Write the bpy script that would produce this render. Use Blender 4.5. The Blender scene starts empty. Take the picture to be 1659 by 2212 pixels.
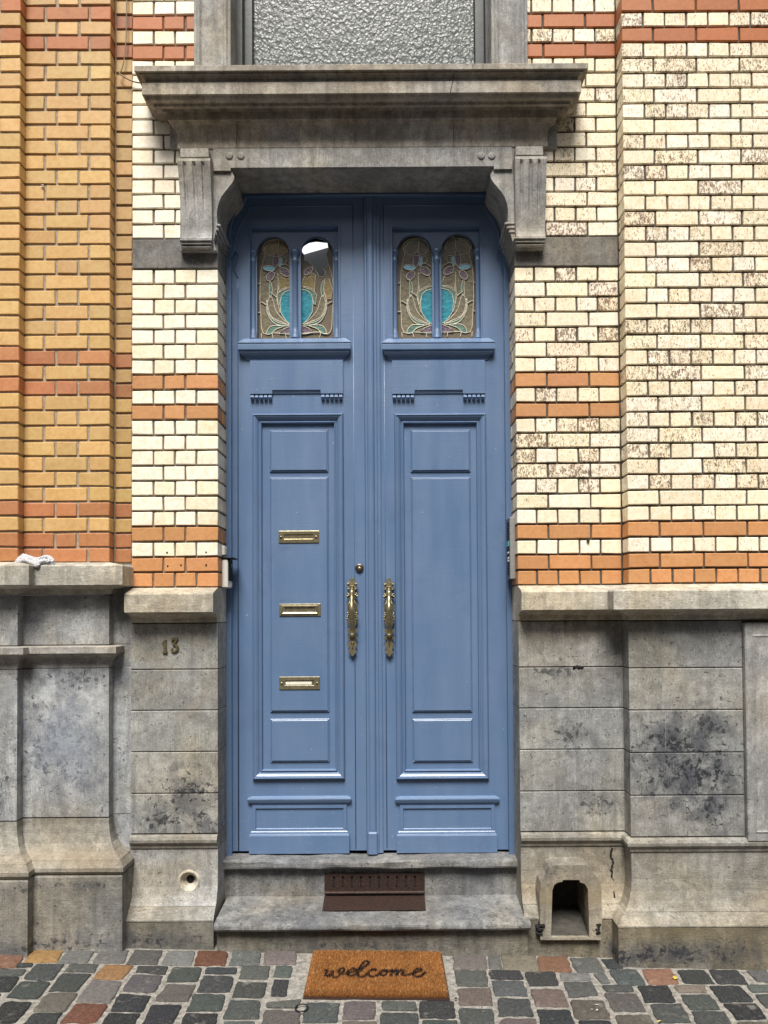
import bpy, bmesh, math, random
from mathutils import Vector, Matrix, noise
from mathutils.geometry import tessellate_polygon
random.seed(7)
R = random.random
def U(a, b): return a + (b - a) * random.random()
SC = bpy.context.scene
COL = SC.collection
# ------------------------------------------------------------------ camera
LENS = 36.04; PITCH = 1.3; ROLL = 0.35
SHX = -0.0124; SHY = 0.1063
CAM = Vector((0, -3.6, 1.543))
cd = bpy.data.cameras.new('camera'); cam = bpy.data.objects.new('camera', cd); COL.objects.link(cam)
cd.sensor_fit = 'HORIZONTAL'; cd.sensor_width = 36; cd.lens = LENS
cd.shift_x = SHX; cd.shift_y = SHY; cd.clip_end = 500; cd.clip_start = 0.05
CM = Matrix.Translation(CAM) @ Matrix.Rotation(math.radians(90 + PITCH), 4, 'X') @ Matrix.Rotation(math.radians(-ROLL), 4, 'Z')
cam.matrix_world = CM
SC.camera = cam
SC.render.resolution_x = 768; SC.render.resolution_y = 1024
# ------------------------------------------------------------------ light
SUN_EL, SUN_AZ = 58, -6      # azimuth measured from the street axis facing the facade
w = bpy.data.worlds.new('World'); SC.world = w; w.use_nodes = True
wn = w.node_tree; bg = wn.nodes['Background']
sky = wn.nodes.new('ShaderNodeTexSky'); sky.sky_type = 'NISHITA'; sky.sun_disc = False
sky.sun_elevation = math.radians(SUN_EL); sky.sun_rotation = math.radians(180 - SUN_AZ)
sky.dust_density = 4; sky.air_density = 1.0; sky.ozone_density = 1
hs = wn.nodes.new('ShaderNodeHueSaturation'); hs.inputs['Saturation'].default_value = 0.4
wn.links.new(sky.outputs[0], hs.inputs['Color']); wn.links.new(hs.outputs[0], bg.inputs[0])
bg.inputs[1].default_value = 0.05
sl = bpy.data.lights.new('sun', 'SUN'); sl.energy = 3.8; sl.angle = math.radians(24); sl.color = (1, .95, .87)
so = bpy.data.objects.new('sun', sl); COL.objects.link(so)
e, a = math.radians(SUN_EL), math.radians(SUN_AZ)
sd = Vector((math.sin(a) * math.cos(e), -math.cos(a) * math.cos(e), math.sin(e)))
so.rotation_euler = sd.to_track_quat('Z', 'Y').to_euler(); so.location = (0, -5, 9)
SC.view_settings.view_transform = 'Standard'; SC.view_settings.look = 'None'
SC.view_settings.exposure = 0.78; SC.view_settings.gamma = 1
# ------------------------------------------------------------------ measuring helpers
def ray(xd, yd):
    vx = ((xd / 1659 - .5) + SHX) * 36 / LENS
    vy = ((1106 - yd) / 1659 + SHY) * 36 / LENS
    return CM.to_3x3() @ Vector((vx, vy, -1))
def P(xd, yd, Y):
    r = ray(xd, yd); t = (Y - CAM.y) / r.y
    return CAM + r * t
def X(xd, yd, Y): return P(xd, yd, Y).x
def Z(yd, Y, xd=850): return P(xd, yd, Y).z
def G(xd, yd, h=0.0):   # onto the sloping pavement
    r = ray(xd, yd); t = (h - CAM.z - GS * CAM.x) / (r.z - GS * r.x)
    return CAM + r * t
GS = -0.025
def gz(x): return GS * x
# ------------------------------------------------------------------ materials
def nd(t, ty, **k):
    n = t.nodes.new(ty)
    for a_, b_ in k.items(): setattr(n, a_, b_)
    return n
def newmat(name, rough=.6, metal=0, spec=.5):
    m = bpy.data.materials.new(name); m.use_nodes = True
    t = m.node_tree; b = t.nodes['Principled BSDF']
    b.inputs['Roughness'].default_value = rough; b.inputs['Metallic'].default_value = metal
    b.inputs['Specular IOR Level'].default_value = spec
    return m, t, b
def coords(t, scale=(1, 1, 1)):
    g = nd(t, 'ShaderNodeNewGeometry'); mp = nd(t, 'ShaderNodeMapping'); mp.inputs['Scale'].default_value = scale
    t.links.new(g.outputs['Position'], mp.inputs[0]); return mp.outputs[0]
def noi(t, co, s, d=4, r=.6, dist=0):
    n = nd(t, 'ShaderNodeTexNoise'); n.inputs['Scale'].default_value = s; n.inputs['Detail'].default_value = d
    n.inputs['Roughness'].default_value = r; n.inputs['Distortion'].default_value = dist
    t.links.new(co, n.inputs['Vector']); return n.outputs['Fac']
def ramp(t, f, stops):
    r = nd(t, 'ShaderNodeValToRGB'); e_ = r.color_ramp.elements
    while len(e_) < len(stops): e_.new(.5)
    for q, (p, c) in zip(e_, stops):
        q.position = p; q.color = (c, c, c, 1) if not hasattr(c, '__len__') else (*c, 1)
    t.links.new(f, r.inputs[0]); return r.outputs[0]
def mix(t, f, a_, b_, mode='MIX'):
    m = nd(t, 'ShaderNodeMix', data_type='RGBA', blend_type=mode)
    for i, v in ((0, f), (6, a_), (7, b_)):
        if hasattr(v, 'is_linked') or hasattr(v, 'links'): t.links.new(v, m.inputs[i])
        elif i == 0: m.inputs[0].default_value = v
        else: m.inputs[i].default_value = (*v, 1)
    return m.outputs[2]
def mth(t, op, a_, b_=None, c=None):
    m = nd(t, 'ShaderNodeMath', operation=op)
    for i, v in enumerate((a_, b_, c)):
        if v is None: continue
        if hasattr(v, 'links'): t.links.new(v, m.inputs[i])
        else: m.inputs[i].default_value = v
    return m.outputs[0]
def bump(t, b, h, st=.3, dist=.01, prev=None):
    n = nd(t, 'ShaderNodeBump'); n.inputs['Strength'].default_value = st; n.inputs['Distance'].default_value = dist
    t.links.new(h, n.inputs['Height'])
    if prev: t.links.new(prev, n.inputs['Normal'])
    t.links.new(n.outputs[0], b.inputs['Normal']); return n.outputs[0]
def attr(t, name='col'):
    n = nd(t, 'ShaderNodeAttribute', attribute_name=name); return n
def blob(t, c, r, soft=.5):
    """0..1 mask of an ellipsoid stain fixed to the wall"""
    g = nd(t, 'ShaderNodeNewGeometry'); s = nd(t, 'ShaderNodeVectorMath', operation='SUBTRACT')
    t.links.new(g.outputs['Position'], s.inputs[0]); s.inputs[1].default_value = c
    d = nd(t, 'ShaderNodeVectorMath', operation='DIVIDE'); t.links.new(s.outputs[0], d.inputs[0]); d.inputs[1].default_value = r
    l = nd(t, 'ShaderNodeVectorMath', operation='LENGTH'); t.links.new(d.outputs[0], l.inputs[0])
    return ramp(t, l.outputs['Value'], [(1 - soft, 1.0), (1.0, 0.0)])

def stone(name, c1, c2, dark, chisel=None, stains=(), rust=(), spots=.5, vein=True, rough=.85, bs=1.0, blue=None):
    m, t, b = newmat(name, rough, spec=.3)
    co = coords(t)
    n1 = noi(t, co, 3.2, 6, .62, .4); n2 = noi(t, co, 22, 5, .7); n3 = noi(t, co, 130, 3, .7)
    c = mix(t, ramp(t, n1, [(.40, 0.), (.60, 1.)]), c1, c2)
    nl = noi(t, co, 9, 6, .7, .3)
    c = mix(t, ramp(t, nl, [(.5, 0.), (.7, .6)]), c, tuple(min(1, v * 1.35) for v in c2))
    c = mix(t, ramp(t, nl, [(.3, .6), (.46, 0.)]), c, tuple(v * .6 for v in c1))
    c = mix(t, ramp(t, n2, [(.42, 0.), (.75, .75)]), c, tuple(v * .55 for v in c1))
    c = mix(t, ramp(t, n2, [(.22, .6), (.36, 0.)]), c, tuple(min(1, v * 1.45) for v in c2))
    c = mix(t, ramp(t, n3, [(.48, .0), (.70, .55)]), c, tuple(v * .42 for v in c1))
    c = mix(t, ramp(t, noi(t, co, 85, 4, .7, .4), [(.56, .0), (.72, .5)]), c, tuple(min(1, v * 1.5) for v in c2))
    hd = noi(t, co, 1.7, 4, .55, .5)
    c = mix(t, ramp(t, hd, [(.38, .6), (.50, 0.)]), c, (.82, .88, 1.0), 'MULTIPLY')
    c = mix(t, ramp(t, hd, [(.50, 0.), (.62, .6)]), c, (1.0, .89, .73), 'MULTIPLY')
    c = mix(t, 1.0, c, attr(t, 'col').outputs['Color'], 'MULTIPLY')
    # vertical run-off streaks
    cs = coords(t, (26, 26, 1.6)); ns = noi(t, cs, 1, 5, .6)
    c = mix(t, ramp(t, ns, [(.47, 0.), (.75, .65)]), c, dark)
    # pits
    n4 = noi(t, co, 60, 2, .5, .6)
    pits = ramp(t, n4, [(.66, 0.), (.71, spots)])
    c = mix(t, pits, c, tuple(v * .4 for v in dark))
    if stains:
        k1 = noi(t, co, 34, 6, .72, .5); k2 = noi(t, co, 11, 5, .65, .3)
    for (ctr, rad, st, col) in stains:
        bl = blob(t, ctr, rad, .95)
        f2 = mth(t, 'MULTIPLY', ramp(t, mth(t, 'MULTIPLY_ADD', bl, .30, k2), [(.56, 0.), (.82, .62 * st)]), ramp(t, bl, [(.0, 0.), (.25, 1.)]))
        c = mix(t, f2, c, tuple(v * 2.4 + .01 for v in col))
        f = mth(t, 'MULTIPLY', ramp(t, mth(t, 'MULTIPLY_ADD', bl, .20, k1), [(.655, 0.), (.73, st)]), ramp(t, bl, [(.0, 0.), (.2, 1.)]))
        c = mix(t, f, c, col)
    for (ctr, rad, st, col) in rust:
        bl = blob(t, ctr, rad, .95)
        c = mix(t, mth(t, 'MULTIPLY', bl, st), c, col)
    t.links.new(c, b.inputs['Base Color'])
    h = mth(t, 'MULTIPLY_ADD', n2, .7, mth(t, 'MULTIPLY', n3, .35))
    h = mth(t, 'SUBTRACT', h, mth(t, 'MULTIPLY', pits, .6))
    nb = bump(t, b, h, .55 * bs, .006)
    if chisel:
        sc_ = (300, 300, 24) if chisel == 'v' else (24, 24, 300)
        nc = noi(t, coords(t, sc_), 1, 3, .55)
        gate = ramp(t, noi(t, co, 5, 3, .6), [(.42, .15), (.6, 1.)])
        bump(t, b, nc, .35, .002, nb)
        l = b.inputs['Base Color'].links[0].from_socket
        f = mth(t, 'MULTIPLY', ramp(t, nc, [(.36, .38), (.5, 0.)]), gate)
        l = mix(t, f, l, tuple(v * .40 for v in c1))
        f = mth(t, 'MULTIPLY', ramp(t, nc, [(.54, .0), (.72, .22)]), gate)
        t.links.new(mix(t, f, l, tuple(min(1, v * 1.35) for v in c2)), b.inputs['Base Color'])
    return m
BLK = (.018, .02, .026)
M = {}
M['ledge'] = stone('ledge_limestone', (.40, .37, .31), (.56, .53, .45), (.16, .145, .12), 'h', spots=.3)
M['surround'] = stone('grey_bluestone_trim', (.28, .272, .255), (.42, .41, .385), (.12, .115, .108), 'v', spots=.2)
M['cornice'] = stone('brown_weathered_cornice_stone', (.31, .275, .225), (.47, .425, .355), (.09, .08, .065), None, spots=.3)
M['band'] = stone('dark_band_stone', (.165, .155, .14), (.24, .23, .21), (.08, .075, .07), 'v', spots=.4)
def S(xd, yd, Y, rx, rz, st=.9, col=BLK, ry=.3):
    p = P(xd, yd, Y); return ((p.x, p.y, p.z), (rx, ry, rz), st, col)
DK = (.035, .037, .045)
M['plinth_left'] = stone('mouldy_bluestone', (.27, .275, .275), (.43, .44, .44), (.12, .12, .125), 'v',
    stains=[S(130, 1600, 0, .30, .36, .95), S(170, 1465, 0, .26, .10, .9), S(15, 1680, 0, .14, .25, .9), S(150, 1660, 0, .24, .14, .95), S(150, 1925, 0, .3, .06, .8)],
    rust=[S(140, 1600, -.05, .25, .35, .35, (.5, .56, .66))], spots=.7)
M['plinth_mid'] = stone('grey_bluestone_blocks', (.27, .265, .25), (.42, .41, .385), (.13, .125, .115), 'v',
    stains=[S(410, 1710, 0, .24, .20, .95), S(350, 1770, 0, .2, .14, .9), S(440, 1790, 0, .16, .12, .9), S(1230, 1590, 0, .2, .12, .75), S(1290, 1740, 0, .2, .10, .75), S(1200, 1450, 0, .2, .05, .7)], spots=.6)
M['plinth_right'] = stone('black_spotted_bluestone', (.25, .245, .23), (.38, .37, .35), (.12, .12, .11), 'v',
    stains=[S(1470, 1670, -.095, .38, .28, .95), S(1450, 1600, -.095, .30, .22, .95), S(1540, 1740, -.095, .2, .18, .95), S(1530, 1570, -.095, .2, .18, .8), S(1500, 1680, -.095, .26, .18, .95)],
    spots=.8)
M['base'] = stone('damp_brown_base_stone', (.12, .11, .088), (.215, .20, .165), (.07, .068, .055), 'h',
    stains=[S(1330, 2050, -.1, .12, .07, .9), S(1500, 2060, -.2, .6, .09, .8), S(1400, 2070, -.2, .3, .06, .8), S(300, 2035, -.1, .5, .06, .8), S(800, 2040, -.1, .7, .05, .6), S(100, 2020, -.1, .6, .05, .7)],
    rust=[S(1470, 2010, -.2, .4, .08, .45, (.15, .12, .05)), S(1200, 1960, -.1, .5, .05, .4, (.22, .17, .10)), S(300, 1965, -.1, .8, .06, .4, (.22, .17, .11))], spots=.5)
M['base_pale'] = stone('pale_worn_base_stone', (.225, .21, .18), (.34, .325, .285), (.10, .095, .08), 'h',
    stains=[S(1190, 1880, -.1, .1, .06, .4), S(90, 1760, -.1, .3, .04, .5)],
    rust=[S(140, 1850, -.1, .7, .045, .55, (.24, .19, .13)), S(360, 1950, -.1, .35, .05, .5, (.25, .20, .13)), S(1240, 1930, -.08, .45, .07, .55, (.27, .21, .12))], spots=.5)
M['step'] = stone('worn_step_stone', (.15, .15, .15), (.26, .26, .25), (.07, .07, .07), None,
    stains=[S(560, 1960, -.1, .5, .2, .4), S(1050, 1960, -.1, .4, .2, .4)], spots=.6, bs=1.6)

def paint():
    m, t, b = newmat('blue_gloss_paint', .38, spec=.5)
    co = coords(t, (9, 9, 1.2)); n = noi(t, co, 1.5, 5, .6)
    cz = coords(t); big = noi(t, cz, 2.2, 3, .6)
    c = mix(t, ramp(t, big, [(.35, 0.), (.65, 1.)]), (.090, .155, .282), (.11, .172, .29))
    c = mix(t, ramp(t, n, [(.4, 0.), (.8, .4)]), c, (.13, .205, .34))
    fine = noi(t, coords(t, (1, 1, 1)), 260, 2, .6)
    chips = ramp(t, noi(t, cz, 38, 3, .55), [(.725, 0.), (.76, .6)])
    c = mix(t, chips, c, (.35, .42, .55))
    sm = ramp(t, noi(t, cz, 4.5, 6, .7, .6), [(.56, 0.), (.75, .45)])
    c = mix(t, sm, c, (.07, .11, .19))
    gsep = nd(t, 'ShaderNodeNewGeometry'); sp_ = nd(t, 'ShaderNodeSeparateXYZ'); t.links.new(gsep.outputs['Position'], sp_.inputs[0])
    low = ramp(t, sp_.outputs['Z'], [(.30, 1.), (.75, 0.)])
    scf = ramp(t, noi(t, coords(t, (18, 18, 90)), 1, 5, .7), [(.58, 0.), (.70, .5)])
    c = mix(t, mth(t, 'MULTIPLY', scf, low), c, (.22, .26, .33))
    t.links.new(c, b.inputs['Base Color'])
    st = noi(t, coords(t, (160, 160, 7)), 1, 3, .6)
    st2 = noi(t, coords(t, (7, 160, 160)), 1, 3, .6)
    h = mth(t, 'ADD', mth(t, 'MULTIPLY', st, .6), mth(t, 'ADD', mth(t, 'MULTIPLY', st2, .35), mth(t, 'MULTIPLY', fine, .25)))
    bump(t, b, h, .5, .003)
    t.links.new(ramp(t, n, [(.3, .34), (.8, .55)]), b.inputs['Roughness'])
    b.inputs['Coat Weight'].default_value = .3; b.inputs['Coat Roughness'].default_value = .18
    return m
M['paint'] = paint()

def brickmat(name, spk=1.0):
    m, t, b = newmat(name, .55, spec=.45)
    co = coords(t); A = attr(t, 'col')
    n = noi(t, co, 45, 5, .7); n0 = noi(t, co, 9, 4, .6); nf = noi(t, co, 300, 2, .6)
    c = mix(t, ramp(t, n, [(.42, 0.), (.85, .8)]), A.outputs['Color'], (.78, .58, .36), 'MULTIPLY')
    c = mix(t, ramp(t, n0, [(.5, 0.), (.8, .5)]), c, (.80, .70, .55), 'MULTIPLY')
    c = mix(t, ramp(t, nf, [(.35, 0.), (.8, .35)]), c, (.6, .5, .4), 'MULTIPLY')
    # burnt speckle, amount held per brick in alpha
    ns = noi(t, coords(t, (1.7, 1.7, .8)), 74, 5, .68, 1.0); nm = noi(t, co, 30, 3, .6)
    amt = mth(t, 'MULTIPLY', A.outputs['Alpha'], ramp(t, nm, [(.36, .35), (.58, 1.)]))
    f = mth(t, 'MULTIPLY_ADD', amt, .21, ns)
    sp = ramp(t, f, [(.635, 0.), (.69, .85)])
    on = ramp(t, A.outputs['Alpha'], [(.02, 0.), (.1, 1.)])
    tan_ = ramp(t, f, [(.55, 0.), (.66, .5)])
    c = mix(t, mth(t, 'MULTIPLY', tan_, on), c, (.46, .33, .19))
    c = mix(t, mth(t, 'MULTIPLY', sp, on), c, (.12, .07, .04))
    gr = ramp(t, noi(t, co, 5.5, 5, .7), [(.60, 0.), (.80, .45)])
    c = mix(t, gr, c, (.30, .25, .2), 'MULTIPLY')
    t.links.new(c, b.inputs['Base Color'])
    h = mth(t, 'ADD', mth(t, 'MULTIPLY', n, .6), mth(t, 'MULTIPLY', nf, .3)); h = mth(t, 'SUBTRACT', h, mth(t, 'MULTIPLY', sp, .3))
    bump(t, b, h, .35, .003); return m
M['brick'] = brickmat('glazed_brick')
def simple(name, c, c2=None, rough=.6, metal=0, sc=40, bs=.3, bd=.003, spec=.5, det=4):
    m, t, b = newmat(name, rough, metal, spec)
    co = coords(t); n = noi(t, co, sc, det, .65)
    t.links.new(mix(t, ramp(t, n, [(.3, 0.), (.7, 1.)]), c, c2 or tuple(v * .75 for v in c)), b.inputs['Base Color'])
    if bs: bump(t, b, n, bs, bd)
    return m
M['mortar_tan'] = simple('tan_mortar', (.40, .33, .25), (.24, .19, .14), .95, sc=60, bs=.8)
M['mortar_grey'] = simple('grey_mortar', (.22, .19, .15), (.12, .10, .08), .95, sc=60, bs=.8)
M['mortar_dark'] = simple('dark_mortar', (.12, .10, .08), (.06, .05, .04), .95, sc=60, bs=.8)
M['brass'] = simple('tarnished_brass', (.46, .40, .25), (.26, .22, .13), .36, .85, 35, .25, .002)
M['brass_dull'] = simple('dull_brass', (.40, .355, .235), (.21, .185, .12), .42, .8, 50, .25, .002)
M['brass_old'] = simple('blackened_brass', (.20, .16, .08), (.07, .055, .03), .5, .4, 60, .3, .002)
M['niche_dark'] = simple('dark_niche_stone', (.07, .065, .055), (.03, .028, .025), .9, sc=30, bs=.8)  # niche lining, darker base colour than the surround
M['steel_dark'] = simple('worn_lock_metal', (.33, .29, .24), (.15, .12, .10), .35, 1, 80, .2, .001)
M['rust'] = simple('rusty_iron', (.055, .026, .018), (.018, .014, .014), .6, .3, 70, .7, .004)
M['black'] = simple('black_plastic', (.010, .010, .012), None, .6, bs=0, spec=.2)
M['hole'] = simple('dark_hole_fill', (.012, .011, .010), None, .95, bs=0)  # near-black fill for holes, gaps, cracks and bracket stubs
M['white'] = simple('white_plastic', (.72, .71, .67), (.66, .65, .6), .35, bs=0)
M['alu'] = simple('grey_aluminium', (.40, .40, .40), (.33, .33, .33), .4, .5, bs=0)
M['teal'] = simple('teal_sticker', (.12, .42, .45), None, .5, bs=0)
M['paper'] = simple('paper_scrap', (.8, .78, .7), (.6, .58, .5), .8)
M['leaf'] = simple('yellow_leaf', (.65, .5, .07), (.4, .28, .05), .6)
M['rubber'] = simple('black_rubber', (.015, .014, .016), None, .5, bs=0)
M['cable'] = simple('tan_cable', (.24, .17, .10), None, .6, bs=0)
M['rope'] = simple('bleached_rope', (.66, .66, .68), (.30, .30, .33), .9, sc=120, bs=1, bd=.006)
M['mat_base'] = simple('mat_backing', (.05, .022, .014), None, .9)
M['wframe'] = simple('dark_green_grey_frame', (.022, .028, .03), (.012, .014, .016), .4, sc=20, bs=.2)
M['dark_room'] = simple('hall_plaster', (.075, .072, .08), (.05, .05, .055), .9, sc=5, bs=0)

def cobmat():
    m, t, b = newmat('cobblestone', .75, spec=.35); co = coords(t); A = attr(t, 'col')
    n = noi(t, co, 55, 6, .7); n2 = noi(t, co, 200, 3, .7); n3 = noi(t, co, 14, 3, .6)
    c = mix(t, ramp(t, n, [(.35, 0.), (.75, 1.)]), A.outputs['Color'], (.45, .45, .45), 'MULTIPLY')
    c = mix(t, ramp(t, n2, [(.55, 0.), (.72, .35)]), c, (.42, .41, .37))
    c = mix(t, ramp(t, n3, [(.62, 0.), (.75, .4)]), c, (.32, .30, .26))
    t.links.new(c, b.inputs['Base Color'])
    bump(t, b, mth(t, 'ADD', n, mth(t, 'MULTIPLY', n2, .5)), 1., .010)
    return m
M['cobble'] = cobmat()
M['sand'] = simple('sandy_joint_mortar', (.36, .34, .305), (.10, .095, .088), .95, sc=48, bs=1, bd=.01, det=8)

def coir():
    m, t, b = newmat('coir_fibre', .8, spec=.2); A = attr(t, 'col')
    n = noi(t, coords(t), 420, 3, .7)
    t.links.new(mix(t, ramp(t, n, [(.35, 0.), (.7, .8)]), A.outputs['Color'], (.45, .38, .3), 'MULTIPLY'), b.inputs['Base Color'])
    return m
M['coir'] = coir()
def cglass(name, c, c2, bs=.22, sc=48, rough=.3):
    m, t, b = newmat(name, rough, spec=.45); co = coords(t, (1, 1, 1.7)); n = noi(t, co, sc, 3, .5, .8)
    t.links.new(mix(t, ramp(t, n, [(.3, 0.), (.7, 1.)]), c, c2), b.inputs['Base Color']); bump(t, b, n, bs, .006)
    return m
M['g_tan'] = cglass('brown_textured_glass', (.26, .225, .15), (.12, .105, .07))
M['g_gold'] = cglass('amber_textured_glass', (.38, .29, .12), (.19, .14, .06))
M['g_brown'] = cglass('grey_brown_border_glass', (.19, .15, .10), (.12, .095, .07), .15, 120)
M['g_blue'] = cglass('turquoise_glass', (.05, .36, .44), (.015, .14, .21))
M['g_green'] = cglass('sage_green_glass', (.17, .29, .22), (.08, .15, .12))
M['g_purple'] = cglass('purple_ripple_glass', (.24, .16, .23), (.04, .03, .04), .3, 110)
M['g_sky'] = cglass('pale_blue_glass', (.32, .68, .85), (.18, .45, .62))
M['came'] = simple('pale_lead_came', (.70, .67, .55), (.50, .47, .38), .55, .2, 80, .3)
def hammered():
    m, t, b = newmat('hammered_glass', .35, spec=.35); co = coords(t, (1, 1, .8))
    v = nd(t, 'ShaderNodeTexVoronoi', feature='SMOOTH_F1'); v.inputs['Scale'].default_value = 66; v.inputs['Smoothness'].default_value = .35
    d = nd(t, 'ShaderNodeTexNoise'); d.inputs['Scale'].default_value = 40; t.links.new(co, d.inputs['Vector'])
    va = nd(t, 'ShaderNodeVectorMath', operation='MULTIPLY_ADD'); t.links.new(d.outputs['Color'], va.inputs[0]); va.inputs[1].default_value = (.03, .03, .03)
    t.links.new(co, va.inputs[2]); t.links.new(va.outputs[0], v.inputs['Vector'])
    t.links.new(mix(t, ramp(t, v.outputs['Distance'], [(.1, 0.), (.6, 1.)]), (.20, .22, .22), (.055, .065, .065)), b.inputs['Base Color'])
    bump(t, b, v.outputs['Distance'], .38, .006)
    return m
M['hammer'] = hammered()
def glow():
    m, t, b = newmat('bright_patch_glow', .5); b.inputs['Emission Color'].default_value = (.9, .93, 1, 1); b.inputs['Emission Strength'].default_value = .75  # emission for the bright patch behind the broken pane
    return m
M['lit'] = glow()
# ------------------------------------------------------------------ mesh builder
class MB:
    def __init__(s): s.v = []; s.f = []; s.c = []; s.m = []; s.sm = []
    def add(s, vs, fs, col=(1, 1, 1, 0), mi=0, smooth=False):
        o = len(s.v); s.v += [tuple(p) for p in vs]
        for f in fs: s.f.append(tuple(i + o for i in f)); s.c.append(col); s.m.append(mi); s.sm.append(smooth)
    def build(s, name, mats, parent=None, weld=False, **tags):
        me = bpy.data.meshes.new(name); me.from_pydata(s.v, [], s.f)
        at = me.color_attributes.new('col', 'FLOAT_COLOR', 'CORNER'); buf = []
        for p in me.polygons: buf += list(s.c[p.index]) * p.loop_total
        at.data.foreach_set('color', buf)
        me.polygons.foreach_set('material_index', s.m); me.polygons.foreach_set('use_smooth', s.sm)
        for k in (mats if isinstance(mats, (list, tuple)) else [mats]): me.materials.append(M[k])
        bm = bmesh.new(); bm.from_mesh(me)
        if weld: bmesh.ops.remove_doubles(bm, verts=bm.verts, dist=1e-6)
        bmesh.ops.recalc_face_normals(bm, faces=bm.faces); bm.to_mesh(me); bm.free()
        o = bpy.data.objects.new(name, me); COL.objects.link(o)
        if parent: o.parent = parent
        for k, v in tags.items(): o[k] = v
        return o
def empty(name, loc, **tags):
    o = bpy.data.objects.new(name, None); COL.objects.link(o); o.empty_display_size = .1
    for k, v in tags.items(): o[k] = v
    ROOTS.append((o, Vector(loc))); return o
ROOTS = []
def cbox(mb, x0, x1, y0, y1, z0, z1, c=.003, j=0, col=(1, 1, 1, 0), mi=0):
    x0, x1 = min(x0, x1), max(x0, x1); y0, y1 = min(y0, y1), max(y0, y1); z0, z1 = min(z0, z1), max(z0, z1)
    c = min(c, (x1 - x0) * .45, (y1 - y0) * .45, (z1 - z0) * .45)
    V = []; ix = {}
    for i, x in enumerate((x0, x1)):
        for k, y in enumerate((y0, y1)):
            for l, z in enumerate((z0, z1)):
                jx, jz = U(-j, j), U(-j, j)
                sx, sy, sz = (1, -1)[i], (1, -1)[k], (1, -1)[l]
                for a_, d in enumerate(((0, 1, 1), (1, 0, 1), (1, 1, 0))):
                    ix[i, k, l, a_] = len(V)
                    V.append((x + jx + sx * c * d[0], y + sy * c * d[1], z + jz + sz * c * d[2]))
    F = []
    q = ((0, 0), (1, 0), (1, 1), (0, 1))
    for s_ in (0, 1):
        F.append([ix[s_, a_, b_, 0] for a_, b_ in q]); F.append([ix[a_, s_, b_, 1] for a_, b_ in q]); F.append([ix[a_, b_, s_, 2] for a_, b_ in q])
    for a_ in (0, 1):
        for b_ in (0, 1):
            F.append([ix[0, a_, b_, 1], ix[1, a_, b_, 1], ix[1, a_, b_, 2], ix[0, a_, b_, 2]])
            F.append([ix[a_, 0, b_, 0], ix[a_, 1, b_, 0], ix[a_, 1, b_, 2], ix[a_, 0, b_, 2]])
            F.append([ix[a_, b_, 0, 0], ix[a_, b_, 1, 0], ix[a_, b_, 1, 1], ix[a_, b_, 0, 1]])
            for l in (0, 1): F.append([ix[a_, b_, l, 0], ix[a_, b_, l, 1], ix[a_, b_, l, 2]])
    mb.add(V, F, col, mi)
def offset_path(path, o):
    out = []
    n = len(path)
    for i in range(n):
        ns = []
        if i > 0: d = (Vector(path[i]) - Vector(path[i - 1])).normalized(); ns.append(Vector((d.y, -d.x)))
        if i < n - 1: d = (Vector(path[i + 1]) - Vector(path[i])).normalized(); ns.append(Vector((d.y, -d.x)))
        if len(ns) == 1: q = ns[0]
        else: q = (ns[0] + ns[1]) / (1 + ns[0].dot(ns[1]))
        out.append((path[i][0] + q.x * o, path[i][1] + q.y * o))
    return out
def sweep(mb, path, prof, mi=0, col=(1, 1, 1, 0), tilt=None, seg=None):
    """closed profile [(o,z)...] swept along plan path, mitred, capped"""
    rings = []
    for o, z in prof: rings.append([(x, y, z) for x, y in offset_path(path, o)])
    n = len(path); V = []; k = len(prof)
    for i in range(n):
        for r in rings: V.append(r[i])
    F = []
    for i in range(n - 1):
        for j in range(k):
            F.append((i * k + j, i * k + (j + 1) % k, (i + 1) * k + (j + 1) % k, (i + 1) * k + j))
    F.append(tuple(range(k))); F.append(tuple(range((n - 1) * k, n * k)))
    mb.add(V, F, col, mi)
def block(mb, path, z0, z1, o, back=-.19, c=.003, mi=0):
    sweep(mb, path, [(back, z0), (o - c, z0), (o, z0 + c), (o, z1 - c), (o - c, z1), (back, z1)], mi)
def poly_extrude(mb, outer, holes, y0, y1, mi=0, bev=0, smooth=False, frame=None):
    """outer/holes are (x,z); extruded between y0 (front) and y1"""
    loops = [outer] + list(holes)
    pts = [p for l in loops for p in l]
    tris = tessellate_polygon([[Vector((p[0], p[1], 0)) for p in l] for l in loops])
    f = frame or (lambda x, y, z: (x, y, z))
    V = [f(p[0], y0, p[1]) for p in pts] + [f(p[0], y1, p[1]) for p in pts]
    n = len(pts); F = [tuple(t_) for t_ in tris] + [tuple(i + n for i in t_) for t_ in tris]
    o = 0
    for l in loops:
        m = len(l)
        for i in range(m): a_, b_ = o + i, o + (i + 1) % m; F.append((a_, b_, b_ + n, a_ + n))
        o += m
    mb.add(V, F, (1, 1, 1, 0), mi)
def lathe(mb, ctr, prof, axis='Y', seg=32, mi=0, cap=True):
    """prof [(r,h)...], h along axis"""
    V = []; F = []; k = len(prof)
    for i in range(seg):
        a_ = 2 * math.pi * i / seg; c_, s_ = math.cos(a_), math.sin(a_)
        for r, h in prof:
            V.append((ctr[0] + r * c_, ctr[1] + h, ctr[2] + r * s_) if axis == 'Y' else (ctr[0] + r * c_, ctr[1] + r * s_, ctr[2] + h))
    for i in range(seg):
        for j in range(k - 1): F.append((i * k + j, i * k + j + 1, ((i + 1) % seg) * k + j + 1, ((i + 1) % seg) * k + j))
    if cap and prof[0][0] > 1e-5: F.append(tuple(i * k for i in range(seg)))
    if cap and prof[-1][0] > 1e-5: F.append(tuple(i * k + k - 1 for i in range(seg)))
    mb.add(V, F, (1, 1, 1, 0), mi, True)
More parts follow.
